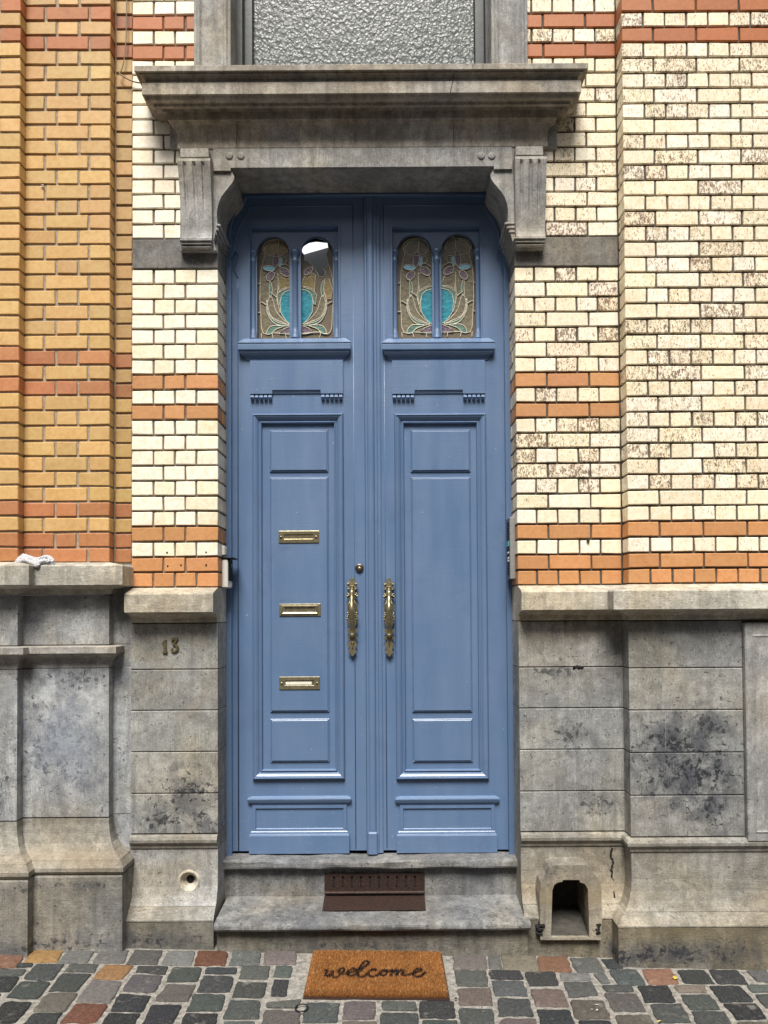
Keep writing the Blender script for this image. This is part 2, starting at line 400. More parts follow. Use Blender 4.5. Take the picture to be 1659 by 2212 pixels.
def tube(mb, pts, r, seg=8, mi=0, col=(1, 1, 1, 0), flat=1.0, closed=False):
    pts = [Vector(p) for p in pts]; n = len(pts); V = []; F = []
    up = Vector((0.01, 1, 0.02)).normalized()
    for i, p in enumerate(pts):
        d = (pts[(i + 1) % n] - pts[i - 1]) if closed else (pts[min(i + 1, n - 1)] - pts[max(i - 1, 0)])
        d.normalize(); a_ = d.cross(up)
        if a_.length < .05: a_ = d.cross(Vector((0, 0, 1)))
        a_.normalize(); b_ = a_.cross(d); rr = r[i] if hasattr(r, '__len__') else r
        for k in range(seg):
            t_ = 2 * math.pi * k / seg; V.append(p + a_ * rr * math.cos(t_) + b_ * rr * flat * math.sin(t_))
    for i in range(n if closed else n - 1):
        for k in range(seg):
            j = (i + 1) % n; F.append((i * seg + k, i * seg + (k + 1) % seg, j * seg + (k + 1) % seg, j * seg + k))
    if not closed: F.append(tuple(range(seg))); F.append(tuple(range((n - 1) * seg, n * seg)))
    mb.add(V, F, col, mi, True)
def rect_mould(mb, x0, x1, z0, z1, prof, y, fill=True, mi=0):
    """prof [(inset, proud)...] from outer edge inwards, on the plane y (proud = towards street)"""
    V = []; F = []
    for t_, h in prof:
        V += [(x0 + t_, y - h, z0 + t_), (x1 - t_, y - h, z0 + t_), (x1 - t_, y - h, z1 - t_), (x0 + t_, y - h, z1 - t_)]
    for i in range(len(prof) - 1):
        for k in range(4): a_, b_ = i * 4 + k, i * 4 + (k + 1) % 4; F.append((a_, b_, b_ + 4, a_ + 4))
    if fill: q = (len(prof) - 1) * 4; F.append((q, q + 1, q + 2, q + 3))
    mb.add(V, F, (1, 1, 1, 0), mi)
def smooth_pts(pts, n=6, closed=False):
    out = []; m = len(pts); P_ = [Vector(p) for p in pts]
    for i in range(m if closed else m - 1):
        g = (lambda k: P_[k % m]) if closed else (lambda k: P_[max(0, min(m - 1, k))])
        a_, b_, c_, d_ = g(i - 1), g(i), g(i + 1), g(i + 2)
        for k in range(n):
            t_ = k / n
            out.append(.5 * ((2 * b_) + (c_ - a_) * t_ + (2 * a_ - 5 * b_ + 4 * c_ - d_) * t_ ** 2 + (-a_ + 3 * b_ - 3 * c_ + d_) * t_ ** 3))
    if not closed: out.append(P_[-1])
    return out
def boolcut(o, cutter):
    md = o.modifiers.new('b', 'BOOLEAN'); md.object = cutter; md.operation = 'DIFFERENCE'; md.solver = 'EXACT'
    dg = bpy.context.evaluated_depsgraph_get(); me = bpy.data.meshes.new_from_object(o.evaluated_get(dg))
    o.modifiers.clear(); o.data = me; bpy.data.objects.remove(cutter)
# ------------------------------------------------------------------ key lines of the two houses
YP = -.05; YL = -.105; YR_ = .008            # left house: panel, outer pilaster, recess
XL1 = X(38, 1330, YL); XP1 = X(235.6, 1330, YP); XA = X(284.3, 1340, 0)
XLV, XRV = X(471, 1400, 0), X(1120, 1400, 0)        # edges of the door opening
RD = .18
XC = X(1361, 1440, -.095); YC = -.095              # corner of the right-hand pilaster
WL, WR = -3.2, 3.0
PATH_L = [(WL, YL), (XL1, YL), (XL1, YP), (XP1, YP), (XP1, YR_), (XA - .002, YR_)]
PATH_LP = PATH_L[:4] + [(XP1, .02)]
PATH_M = [(XA, 0), (XLV, 0)]
PATH_R = [(XRV, 0), (XC, 0), (XC, YC), (WR, YC)]
ZB0 = Z(1269, 0, 400)                               # bottom of brickwork
PITCHZ = (Z(129, 0, 400) - ZB0) / 35.0
ZBL = Z(1216, YP, 150); PITCHL = (Z(108, YP, 150) - ZBL) / 34.0
NTOP = 44
ZTOP = ZB0 + PITCHZ * NTOP

def cj(c, v=.08):
    k = 1 + U(-v, v); return tuple(max(0, x * k * (1 + U(-v * .3, v * .3))) for x in c)
WHITE = (.88, .85, .74); CREAM = (.86, .80, .63); ORANGE = (.55, .28, .12); RED = (.42, .14, .042)
YEL = (.59, .395, .165); YEL2 = (.585, .38, .155)
def red_col(i, top): return cj(RED if i >= top else ORANGE, .12)

def lay_row(x0, x1, typ, fx=None, joint=.010):
    """list of (a,b) bricks from x0 to x1, english bond; fx='l' or 'r' = side from which it is set out"""
    H, S_ = .0955 + .0045, .200
    w_ = x1 - x0; out = []
    if typ == 'H': seq = []
    cur = 0
    if typ == 'S': out.append((0, .145)); cur = .145 + .0
    first = True
    while cur < w_ - .004:
        L = H if typ == 'H' else S_
        if typ == 'S' and first: first = False
        e_ = cur + L
        if w_ - e_ < .045: e_ = w_
        out.append((cur, min(e_, w_))); cur = e_
    res = []
    for a_, b_ in out:
        a2, b2 = (x0 + a_, x0 + b_) if fx != 'r' else (x1 - b_, x1 - a_)
        res.append((a2, b2))
    return sorted(res)

def brick_wall(mb, segs, y, z, pitch, row, red, base, joint=.0095, fx='l', depth=.03, ends=(None, None), spk=0, white=True):
    pass
# ================================================================== LEFT HOUSE
hl = empty('brick_house', (XP1 - .4, YP, 0), label='neighbouring house of yellow and orange brick at the left edge, mouldy stone plinth below', category='house')
mb = MB()
mb2 = MB()
zt = ZBL + PITCHL * 46
for i in range(46):
    z0 = ZBL + i * PITCHL + .0045; z1 = z0 + PITCHL - .010
    isred = i in (0, 1, 3, 11, 13, 34, 36)
    def colr():
        if isred: return (*cj((.48, .21, .095) if i < 30 else (.42, .155, .055), .13), 0)
        base = tuple(YEL[k] * (1 - min(1, max(0, (i - 14) / 24)) * 0) for k in range(3))
        return (*cj(YEL if R() < .7 else YEL2, .12), .0)
    odd = i % 2 == 0
    w3 = XP1 - X(43, 1330, YP)
    # panel
    xa, xb = X(46, 1330, YP), XP1
    segs = [(0, .27), (.27, .76), (.76, 1)] if odd else [(0, .38), (.38, .635), (.635, 1)]
    if odd: segs = [(0, .245), (.245, .755), (.755, 1)]
    for (u0, u1) in segs:
        a_, b_ = xa + (xb - xa) * u0, xa + (xb - xa) * u1
        last = u1 == 1
        cbox(mb, a_ + .0055, b_ - (0 if last else .0055), YP + U(-.0012, .0012), YR_ + .004 if last else YP + .03, z0, z1, .003, .0018, colr())
    # recess strip
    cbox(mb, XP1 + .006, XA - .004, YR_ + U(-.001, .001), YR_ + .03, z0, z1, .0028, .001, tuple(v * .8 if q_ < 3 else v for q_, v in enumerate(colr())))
    # outer pilaster
    cur = XL1; k = 0
    first = .10 if odd else .15
    while cur > WL:
        L = first if k == 0 else .2 if not odd else .1
        cbox(mb, cur - L + .0055, cur - (0 if k == 0 else .0055), YL + U(-.001, .001), YP + .004 if k == 0 else YL + .03, z0, z1, .003, .0018, colr())
        cur -= L; k += 1
mb.build('brickwork', 'brick', hl)
mt = MB()
sweep(mt, PATH_L, [(-.3, ZBL - .004), (-.007, ZBL - .004), (-.007, zt), (-.3, zt)])
mt.build('mortar_joint', 'mortar_tan', hl)
def yz(yd, o, base, xd): return Z(yd, base - o, xd)
# ledge
mb = MB()
p = [(-.06, yz(1284, 0, YP, 150)), (.012, yz(1284, .012, YP, 150)), (.02, yz(1272, .02, YP, 150)), (.05, yz(1268, .05, YP, 150)), (.092, yz(1265, .094, YP, 150)),
     (.095, yz(1263.5, .094, YP, 150)), (.095, yz(1223, .094, YP, 150)), (.091, yz(1220, .094, YP, 150)), (.0, ZBL + .002), (-.06, ZBL + .002)]
JL = X(70, 1240, YP - .09)
sweep(mb, PATH_LP, p)
mb.build('ledge', 'ledge', hl)
mb = MB()
b_ = lambda y0, y1, o, m=mb, c=.003: block(m, PATH_L, yz(y1, o, YP, 150), yz(y0, o, YP, 150), o, -.1, c)
b_(1286, 1393.3, 0)
b_(1444, 1766, 0)
mb.build('plinth_wall', 'plinth_left', hl)
mb = MB()
f = lambda y, o: (o, yz(y, o, YP, 150))
sweep(mb, PATH_LP, [(-.1, f(1442.5, 0)[1]), f(1442.5, 0), f(1430, .002), f(1422, .01), f(1415, .028), f(1413, .034), f(1411.5, .05), f(1398, .05), (.048, f(1397, .05)[1]), (0, f(1394.5, 0)[1]), (-.1, f(1394.5, 0)[1])])
mb.build('string_course', 'surround', hl)
mb = MB()
sweep(mb, PATH_LP, [(-.1, f(1889, .1)[1]), f(1889, .095), f(1884, .104), f(1876, .104), f(1866, .092), f(1861, .086), f(1857, .083), f(1852, .070), f(1840, .045), f(1822, .022), f(1800, .008), f(1780, .001), f(1768, 0), (-.1, f(1768, 0)[1])])
mb.build('flared_plinth', 'base_pale', hl)
mb = MB()
sweep(mb, PATH_LP, [(-.1, -.12), (.098, -.12), (.098, f(1896, .1)[1]), (.094, f(1892, .1)[1]), (-.1, f(1892, .1)[1])])
M['base_grey'] = stone('dark_grey_base_stone', (.175, .175, .165), (.29, .285, .27), (.075, .075, .07), 'h', stains=[S(100, 2030, -.1, .7, .06, .8), S(120, 1905, -.1, .6, .03, .7)], spots=.6)
mb.build('base_course', 'base_grey', hl)
mb = MB(); cbox(mb, XP1 - .04, XA - .003, YR_ + .002, .2, -.1, ZBL - .006, .002)
mb.build('recess_plinth', 'plinth_left', hl)

# ================================================================== MAIN HOUSE
hm = empty('brick_house', (0, 0, 0), label='glazed white brick house with a stone door surround', category='house')
mb = MB()
def wcol(side, zf):
    s_ = 0
    if side == 'l':
        c = cj(WHITE, .04) if R() < .7 else cj(CREAM, .05)
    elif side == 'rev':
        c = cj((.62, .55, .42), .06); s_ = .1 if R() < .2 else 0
    else:
        c = cj(WHITE, .05) if R() < .35 else cj(CREAM, .07)
        if zf > 5: s_ = random.choice([0.12, .15, .2, .25, .3, .4, .5, .6, .75, .9]) * (.9 if side == 'r' else 1.)
        elif R() < .35: s_ = .15
        if side == 'm' and R() < .35: s_ *= .4
    return (*c, s_)
midred = {0, 1, 3, 11, 13, 35, 37}; rred = {0, 1, 3, 35, 37}
BAND = (21, 22)
for i in range(NTOP):
    z0 = ZB0 + i * PITCHZ + .005; z1 = z0 + PITCHZ - .0105
    stretcher = i in midred and i not in (0,) or (i % 2 == 1)
    stretcher = (i % 2 == 1)
    mr = i in midred; rr = i in rred
    rc = RED if i > 30 else ORANGE
    # left of the door
    if i not in BAND:
        wL = XLV - XA
        seg = [(0, .25), (.25, .5), (.5, .75), (.75, 1)] if not stretcher else [(0, .365), (.365, .62), (.62, 1)]
        for u0, u1 in seg:
            a_, c_ = XA + wL * u0, XA + wL * u1; last = u1 == 1
            cbox(mb, a_ + (.0045 if u0 else 0), c_ - (0 if last else .0045), U(-.0012, .0012), (.095 if stretcher else .135) if last else .03, z0, z1, .0025, .0017,
                 (*cj(rc, .1), 0) if mr else wcol('l', i))
        y2 = (.105 if stretcher else .145)
        cbox(mb, XLV - .05, XLV, y2, RD + .02, z0, z1, .0025, .0017, (*cj(rc, .1), 0) if mr else wcol('rev', i))
        # right of the door, as far as the pilaster
        x0, x1 = XRV, XC
        for n_, (a_, c_) in enumerate(lay_row(x0, x1, 'S' if stretcher else 'H', 'r')):
            first = a_ <= x0 + .001; last = c_ >= x1 - .001
            cbox(mb, a_ + (0 if first else .0045), c_ - .0045, U(-.0012, .0012), (.095 if stretcher else .135) if first else .03, z0, z1, .0025, .0017,
                 (*cj(rc, .1), .03) if mr else wcol('m', i))
        cbox(mb, XRV, XRV + .05, y2, RD + .02, z0, z1, .0025, .0017, (*cj(rc, .1), 0) if mr else wcol('rev', i))
    # pilaster on the right
    rows = lay_row(XC, WR, 'S' if stretcher else 'H', 'l')
    for n_, (a_, c_) in enumerate(rows):
        first = n_ == 0
        cbox(mb, a_ + (0 if first else .0045), c_ - .0045, YC + U(-.0012, .0012), 0 - .004 if first else YC + .03, z0, z1, .0025, .0017,
             (*cj(rc, .1), .04) if rr else wcol('r', i))
mb.build('brickwork', 'brick', hm)
mt = MB()
jo = -.010
sweep(mt, [(XA + .001, 0), (XLV - .006, 0)], [(-.3, ZB0 - .004), (jo, ZB0 - .004), (jo, ZTOP), (-.3, ZTOP)])
mt.build('mortar_joint', 'mortar_grey', hm)
mt = MB()
sweep(mt, [(XRV + .006, 0), (XC, 0), (XC, YC), (WR, YC)], [(-.3, ZB0 - .004), (jo, ZB0 - .004), (jo, ZTOP), (-.3, ZTOP)])
mt.build('mortar_joint', 'mortar_dark', hm)
# stone band
for (x0, x1) in ((XA + .003, XLV), (XRV, XC - .003)):
    mb = MB(); cbox(mb, x0, x1, -.003, RD + .02, ZB0 + 21 * PITCHZ + .002, ZB0 + 23 * PITCHZ - .003, .003)
    mb.build('stone_band', 'band', hm)
# ledges
def fm(y, o, xd=400): return (o, Z(y, -o, xd))
ledge = [(-.19, fm(1345, 0)[1]), fm(1345, .006), fm(1342, .012), fm(1334, .016), fm(1329, .03), fm(1325, .05), (.096, fm(1323.5, .1)[1]), (.1, fm(1322, .1)[1]), (.1, fm(1284, .1)[1]), (.096, fm(1281, .1)[1]), (0, ZB0 - .001), (-.19, ZB0 - .001)]
for pth in ([(XA, 0), (XLV, 0)], PATH_R):
    mb = MB(); sweep(mb, pth, ledge)
    ob = mb.build('ledge', 'ledge', hm)
# plinth blocks
JY = [1346, 1446, 1534.5, 1624, 1714, 1801.5]
for pth, mat_, tagx in ((PATH_M, 'plinth_mid', 0), ([(XRV, 0), (XC - .002, 0)], 'plinth_mid', 1), ([(XC, -.0), (XC, YC), (X(1604, 1600, YC), YC)], 'plinth_right', 2)):
    mb = MB()
    for k in range(5):
        z1 = fm(JY[k], .008)[1] - .0018; z0 = fm(JY[k + 1], .008)[1] + .0018
        sweep(mb, pth, [(-.19, z0), (.005, z0), (.008, z0 + .003), (.008, z1 - .003), (.005, z1), (-.19, z1)], 0, (lambda g_: (g_ * U(.97, 1.), g_, g_ * U(.96, 1.), 0))(U(.78, 1.0)))
    # chiselled strip under the ledge
    mb.build('plinth_wall', mat_, hm)
# dark backing in the joints
for pth in ([(XA + .003, 0), (XLV - .003, 0)], [(XRV + .003, 0), (XC, 0), (XC, YC), (WR, YC)]):
    mb = MB(); sweep(mb, pth, [(-.18, fm(1801, 0)[1]), (.003, fm(1801, 0)[1]), (.003, fm(1346, 0)[1]), (-.18, fm(1346, 0)[1])])
    mb.build('plinth_joint', 'mortar_dark', hm)
# torus moulding + flared lower plinth + base
torus = [(-.19, fm(1834, 0)[1]), fm(1834, .008), fm(1832, .014), fm(1828, .016), fm(1827, .014), fm(1826, .018), fm(1821, .030), fm(1815, .032), fm(1808, .026), fm(1803, .010), (-.19, fm(1803, .01)[1])]
lower = [(-.19, fm(1958, .05)[1]), fm(1958, .052), fm(1950, .040), fm(1935, .026), fm(1915, .014), fm(1890, .008), fm(1835, .008), (-.19, fm(1835, .0)[1])]
bevel = [(-.19, fm(1991, .1)[1]), fm(1991, .098), fm(1988, .098), fm(1975, .082), fm(1962, .062), fm(1959.5, .056), (-.19, fm(1959.5, .056)[1])]
basep = [(-.19, -.12), (.096, -.12), (.096, fm(1994, .1)[1]), (.093, fm(1992, .1)[1]), (-.19, fm(1992, .1)[1])]
low_objs = []
for pth in (PATH_M, PATH_R):
    mb = MB(); sweep(mb, pth, torus); mb.build('torus_moulding', 'base_pale', hm)
    mb = MB(); sweep(mb, pth, lower); lo = mb.build('lower_plinth', 'base_pale' if pth is PATH_R else 'plinth_mid', hm)
    mb = MB(); sweep(mb, pth, bevel); be = mb.build('bevelled_course', 'base_pale', hm)
    mb = MB(); sweep(mb, pth, basep); ba = mb.build('base_course', 'base', hm)
    low_objs.append((lo, be, ba))
# neighbouring pier at far right edge
mb = MB()
xq = X(1612, 1600, YC - .03)
cbox(mb, xq, WR, YC - .035, YC + .05, fm(1812, .1)[1] - .02, Z(1345, YC, 1600), .004)
rect_mould(mb, xq + .03, WR - .2, fm(1790, .0)[1], Z(1370, YC, 1600), [(0, .0005), (.006, .004), (.012, .001), (.016, .0005)], YC - .035, False)
mb.build('panelled_pier', 'plinth_mid', hm)
# round vent (left) -------------------------------------------------
ctr = P(407, 1905, -.02)
cut = MB(); lathe(cut, (ctr.x, -.10, ctr.z), [(0, 0), (.047, 0), (.047, .085), (.036, .10), (.030, .115), (.018, .13), (.012, .134), (.012, .20), (0, .20)], seg=36)
co_ = cut.build('cutter', 'hole', weld=True); boolcut(low_objs[0][0], co_)
v = MB(); yv = -.016
ring = [(.052, .01), (.052, yv + .006), (.047, yv - .002), (.040, yv), (.038, yv + .008), (.032, yv + .012), (.030, yv + .022), (.020, yv + .034), (.0165, yv + .036), (.0165, .08)]
V = []; lathe(v, (ctr.x, 0, ctr.z), ring, seg=40, cap=False)
vo = v.build('round_vent', 'ledge', hm)
h = MB(); lathe(h, (ctr.x, 0, ctr.z), [(0, .016), (.0175, .016), (.0175, .0165), (0, .0165)], seg=20); h.build('vent_hole', 'hole', vo)
# boot scraper niche (right) ----------------------------------------
def arch_poly(pts, Y): return [(X(x, y, Y), Z(y, Y, x)) for x, y in pts]
YN = -.075
hole = [(1189, 2022), (1190, 1975), (1191.5, 1920), (1196, 1908), (1205, 1903), (1213, 1902), (1214, 1898), (1250, 1898), (1251, 1903), (1262, 1907), (1268, 1918), (1270, 1975), (1271, 2022)]
hp = arch_poly(hole, YN - .03)
cut = MB(); poly_extrude(cut, hp, [], -.2, .11)
cdat = cut
def mkcut():
    c_ = MB(); poly_extrude(c_, hp, [], -.22, .105); return c_.build('cutter', 'hole', weld=True)
for o_ in low_objs[1]: boolcut(o_, mkcut())
sur = [(1166, 2027), (1164, 1930), (1168, 1905), (1180, 1888), (1186, 1872), (1194, 1867), (1262, 1866), (1272, 1870), (1278, 1884), (1292, 1898), (1297, 1915), (1298, 1990), (1296, 2027)]
so_ = arch_poly(sur, YN - .03)
mb = MB(); poly_extrude(mb, so_, [hp], -.122, .0)
no = mb.build('boot_scraper_niche', 'base_pale', hm)
md = no.modifiers.new('bev', 'BEVEL'); md.width = .012; md.segments = 3; md.limit_method = 'ANGLE'; md.angle_limit = math.radians(50)
nx0, nx1 = min(p_[0] for p_ in hp) - .01, max(p_[0] for p_ in hp) + .01; nz0, nz1 = min(p_[1] for p_ in hp), max(p_[1] for p_ in hp) + .01
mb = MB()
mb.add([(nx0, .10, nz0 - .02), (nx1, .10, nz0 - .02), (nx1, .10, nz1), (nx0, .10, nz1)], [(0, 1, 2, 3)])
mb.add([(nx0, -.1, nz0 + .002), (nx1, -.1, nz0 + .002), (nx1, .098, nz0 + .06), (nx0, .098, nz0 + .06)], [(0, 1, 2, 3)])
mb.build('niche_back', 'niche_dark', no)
for xd_ in (1166, 1291):
    mb = MB(); q = P(xd_ + 1, 2008, -.115)
    for s_ in range(5): cbox(mb, q.x - .012 + U(-.008, .008), q.x + .012 + U(-.006, .006), q.y - .012 + U(-.005, .008), q.y + .03, q.z - .02 + .009 * s_, q.z - .01 + .009 * s_ + U(0, .006), .003, .003)
    mb.build('broken_iron_bracket', 'hole', no)
def crack(pts, Y, par, name='crack', r0=.0022, mat_='hole'):
    mb = MB(); q = [P(x, y, Y) for x, y in pts]; n_ = len(q) * 6 + 1; q = smooth_pts(q, 6)
    q = [v + Vector((U(-1, 1), 0, U(-1, 1))) * r0 * .7 for v in q]
    tube(mb, q, [r0 * U(.5, 1.2) for _ in q], 6, flat=.5); mb.build(name, mat_, par)
crack([(1323, 1832), (1320, 1848), (1325, 1862), (1321, 1880), (1325, 1905), (1326, 1925)], -.0105, hm, r0=.005)
crack([(1326, 1925), (1330, 1948), (1333, 1956)], -.035, hm, r0=.0035)
crack([(802, 120), (800, 137)], -.19, hm, r0=.001)
crack([(983, 151), (978, 175), (972, 200)], -.165, hm, r0=.0014)
crack([(513, 258), (512, 290), (511, 318)], -.05, hm, r0=.0014)
crack([(979, 262), (980, 300), (978, 318)], -.045, hm, r0=.0012)
crack([(1240, 1443), (1246, 1441), (1252, 1441), (1258, 1443)], -.009, hm, 'chipped_edge', .007)
for x_, y0_, y1_ in ((1235, 1448, 1532), (1242, 1626, 1712)): crack([(x_, y0_), (x_ + .5, (y0_ + y1_) / 2), (x_ + 1, y1_)], -.0078, hm, 'pale_joint', .0010, 'ledge')
for x_, y0_, y1_ in ((1437, 1540, 1625), (1445, 1722, 1806)): crack([(x_, y0_), (x_ + .5, (y0_ + y1_) / 2), (x_ + 1, y1_)], YC - .0078, hm, 'pale_joint', .0010, 'ledge')
for pts in ([(800, 1850), (801, 1900), (803, 1950)],): pass
# ------------------------------------------------------------ steps
mb = MB()
xs0, xs1 = X(488, 1860, .1), X(1123, 1860, .1)
zs = Z(1858, .10, 800); zt_ = Z(1930, RD - .02, 800)
XSL, XSR = XLV - .004, XRV + .004
def noselip(mb, x0, x1, yb, yf, zb, zf, th, wob=.0, n=60, seedo=0):
    """stone slab with worn rounded front edge"""
    prof = [(yb, zb), (yf + .02, zf + .0015), (yf + .008, zf - .001), (yf + .002, zf - .006), (yf, zf - .014), (yf, zf - th + .012), (yf + .003, zf - th + .005), (yf + .008, zf - th), (yf + .03, zf - th), (yb, zf - th)]
    V = []; F = []; k = len(prof)
    for i in range(n + 1):
        x = x0 + (x1 - x0) * i / n
        for j, (y, z) in enumerate(prof):
            wv = noise.noise(Vector((x * 6 + seedo, j * .3, 0))) * wob if 0 < j < 9 else 0
            wz = noise.noise(Vector((x * 9 + seedo, j * .3 + 5, 2))) * wob if 0 < j < 5 else 0
            V.append((x, y + wv, z + wz - (wob * .5 * (1 - abs(2 * i / n - 1)) if j < 5 else 0)))
    for i in range(n):
        for j in range(k): F.append((i * k + j, i * k + (j + 1) % k, (i + 1) * k + (j + 1) % k, (i + 1) * k + j))
    F.append(tuple(range(k))); F.append(tuple(range(n * k, n * k + k)))
    mb.add(V, F, (1, 1, 1, 0), 0, False)
noselip(mb, XSL, XSR, .5, .095, zs + .004, zs, .042, .010)
mb.build('door_sill', 'step', hm)
mb = MB(); cbox(mb, XSL, XSR, .135, .3, zt_ - .02, zs - .040, .004)
mb.build('riser', 'step', hm)
sx0, sx1 = X(463, 2000, -.14), X(1146, 2000, -.14)
ztf = Z(1995, -.15, 800)
mb = MB()
noselip(mb, sx0, sx1, .14, -.15, zt_, ztf, .036, .006, seedo=9)
mb.build('step', 'step', hm)
mb = MB(); cbox(mb, sx0 + .004, sx1 - .004, -.112, .1, -.12, ztf - .034, .004)
cbox(mb, sx0 + .002, sx1 - .002, -.125, .1, ztf - .046, ztf - .034, .003)
mb.build('riser', 'base', hm)
# cast iron cellar vent set in the riser and tread
mb = MB()
vx0, vx1 = X(701, 1900, .13), X(917, 1900, .13); vz0, vz1 = Z(1927, .13, 800), Z(1886, .13, 800)
hol = []
for i in range(10):
    cx = vx0 + (vx1 - vx0) * (.095 + .09 * i); zc0, zc1 = vz0 + .028, vz1 - .02; pts = []
    for k in range(12):
        a_ = math.radians(-60 + 300 * k / 11 + 0) + math.radians(0)
        pts.append((cx + .0068 * math.sin(math.radians(-150 + 300 * k / 11)), zc1 + .0068 * math.cos(math.radians(-150 + 300 * k / 11))))
    for k in range(12):
        pts.append((cx + .0055 * math.sin(math.radians(30 + 300 * k / 11)), zc0 + .0055 * math.cos(math.radians(30 + 300 * k / 11))))
    hol.append(pts)
poly_extrude(mb, [(vx0, vz0), (vx1, vz0), (vx1, vz1), (vx0, vz1)], hol, .126, .131)
cbox(mb, vx0, vx1, .110, .134, vz0 - .004, vz0 + .008, .003)
gr = mb.build('cellar_vent', 'rust', hm)
mb = MB(); mb.add([(vx0, .1335, vz0), (vx1, .1335, vz0), (vx1, .1335, vz1), (vx0, .1335, vz1)], [(0, 1, 2, 3)]); mb.build('vent_backing', 'hole', gr)
mb = MB()
ty0, ty1 = -.03, .118
tz = lambda y: zt_ + (ztf - zt_) * ((.14 - y) / .27)
mb.add([(X(696, 1971, ty0), ty0, tz(ty0) + .004), (X(920, 1971, ty0), ty0, tz(ty0) + .004), (vx1, ty1, tz(ty1) + .006), (vx0, ty1, tz(ty1) + .006)], [(0, 1, 2, 3)])
mb.build('iron_tread_plate', 'rust', hm)
# ------------------------------------------------------------ door surround
YS = -.03
def XZ(x, y, Y): q = P(x, y, Y); return (q.x, q.z)
# opening outline of the front plate
left_curve = [(505, 388), (499, 398), (490, 409), (480, 422), (474, 434), (470, 448), (468.5, 462), (469, 478), (470, 486), (464, 503), (461, 520), (461, 545)]
cxm = 782.0
def mirror(x, y, Y):  # mirrored about the centre of the opening (in metres)
    q = P(x, y, Y); xc = X(783, 440, Y); return (2 * xc - q.x, q.z)
ztopL = Z(318, YS, 780); 
Lc = [XZ(x, y, YS) for x, y in [(503, 366), (502, 372), (506, 380)] + left_curve]
Rc = [mirror(x, y, YS) for x, y in [(503, 366), (502, 372), (506, 380)] + left_curve]
Lc = [(p_[0], p_[1]) for p_ in smooth_pts([(a_, 0, b_2) for a_, b_2 in Lc[2:12]], 4) for p_ in [(p_.x, p_.z)]]
Lc = [XZ(503, 366, YS), XZ(502, 374, YS)] + Lc + [XZ(461, 520, YS), (XLV, Z(541, YS, 460))]
xc_ = X(783, 440, YS)
Rc = [(2 * xc_ - a_, b_2) for a_, b_2 in Lc]
Rc[-1] = (XRV, Rc[-1][1])
zbot = ZB0 + 23 * PITCHZ + .001 - 0
zlow = Lc[-1][1]
outL = X(387, 545, YS) + .005; outR = X(1178, 545, YS) - .005
outer = [(outL, zlow), (outL, ztopL), (outR, ztopL), (outR, zlow)] + Rc[::-1] + Lc
poly = [(outL, zlow), (outL, ztopL), (outR, ztopL), (outR, zlow)] + list(reversed(Rc)) + Lc
mb = MB(); poly_extrude(mb, poly, [], YS, RD + .03)
sur_o = mb.build('door_surround', 'surround', hm)
# head strip (bevel line above the opening) and corner lintel
mb = MB()
lx0, lx1 = X(461, 340, YS - .01), X(1106, 340, YS - .01)
zl0, zl1 = Z(361, YS - .01, 780), Z(320, YS - .01, 780)
xi0, xi1 = X(500, 360, YS - .01), X(1065, 360, YS - .01)
zcn = Z(369, YS - .01, 470)
poly_extrude(mb, [(lx0, zl1), (lx0, zcn), (xi0 - .004, zcn), (xi0 - .004, zl0), (xi1 + .004, zl0), (xi1 + .004, zcn), (lx1, zcn), (lx1, zl1)], [], YS - .012, YS + .01)
li = mb.build('lintel', 'surround', hm)
for xd_ in (496.5, 521.5, 1039, 1061.5):
    mb = MB(); q = P(xd_, 340, YS); lathe(mb, (q.x, YS - .012, q.z), [(.0, -.006), (.012, -.006), (.0165, -.004), (.019, .0), (.019, .004)], seg=24)
    mb.build('boss', 'surround', li)
# label stops: three reeds wrapping under the curved jambs, both sides
for sgn in (0, 1):
    mb = MB()
    for k in range(3):
        x_, z_ = XZ(471 - k * 4.2, 487 + k * 9, YS)
        if sgn: x_ = 2 * xc_ - x_
        xe = (XLV if not sgn else XRV)
        s2 = 1 if not sgn else -1
        cbox(mb, xe - s2 * .0, x_ + s2 * (.012), YS - .004, RD, z_ - .007, z_ + .007, .004)
    mb.build('label_stop', 'surround', sur_o)
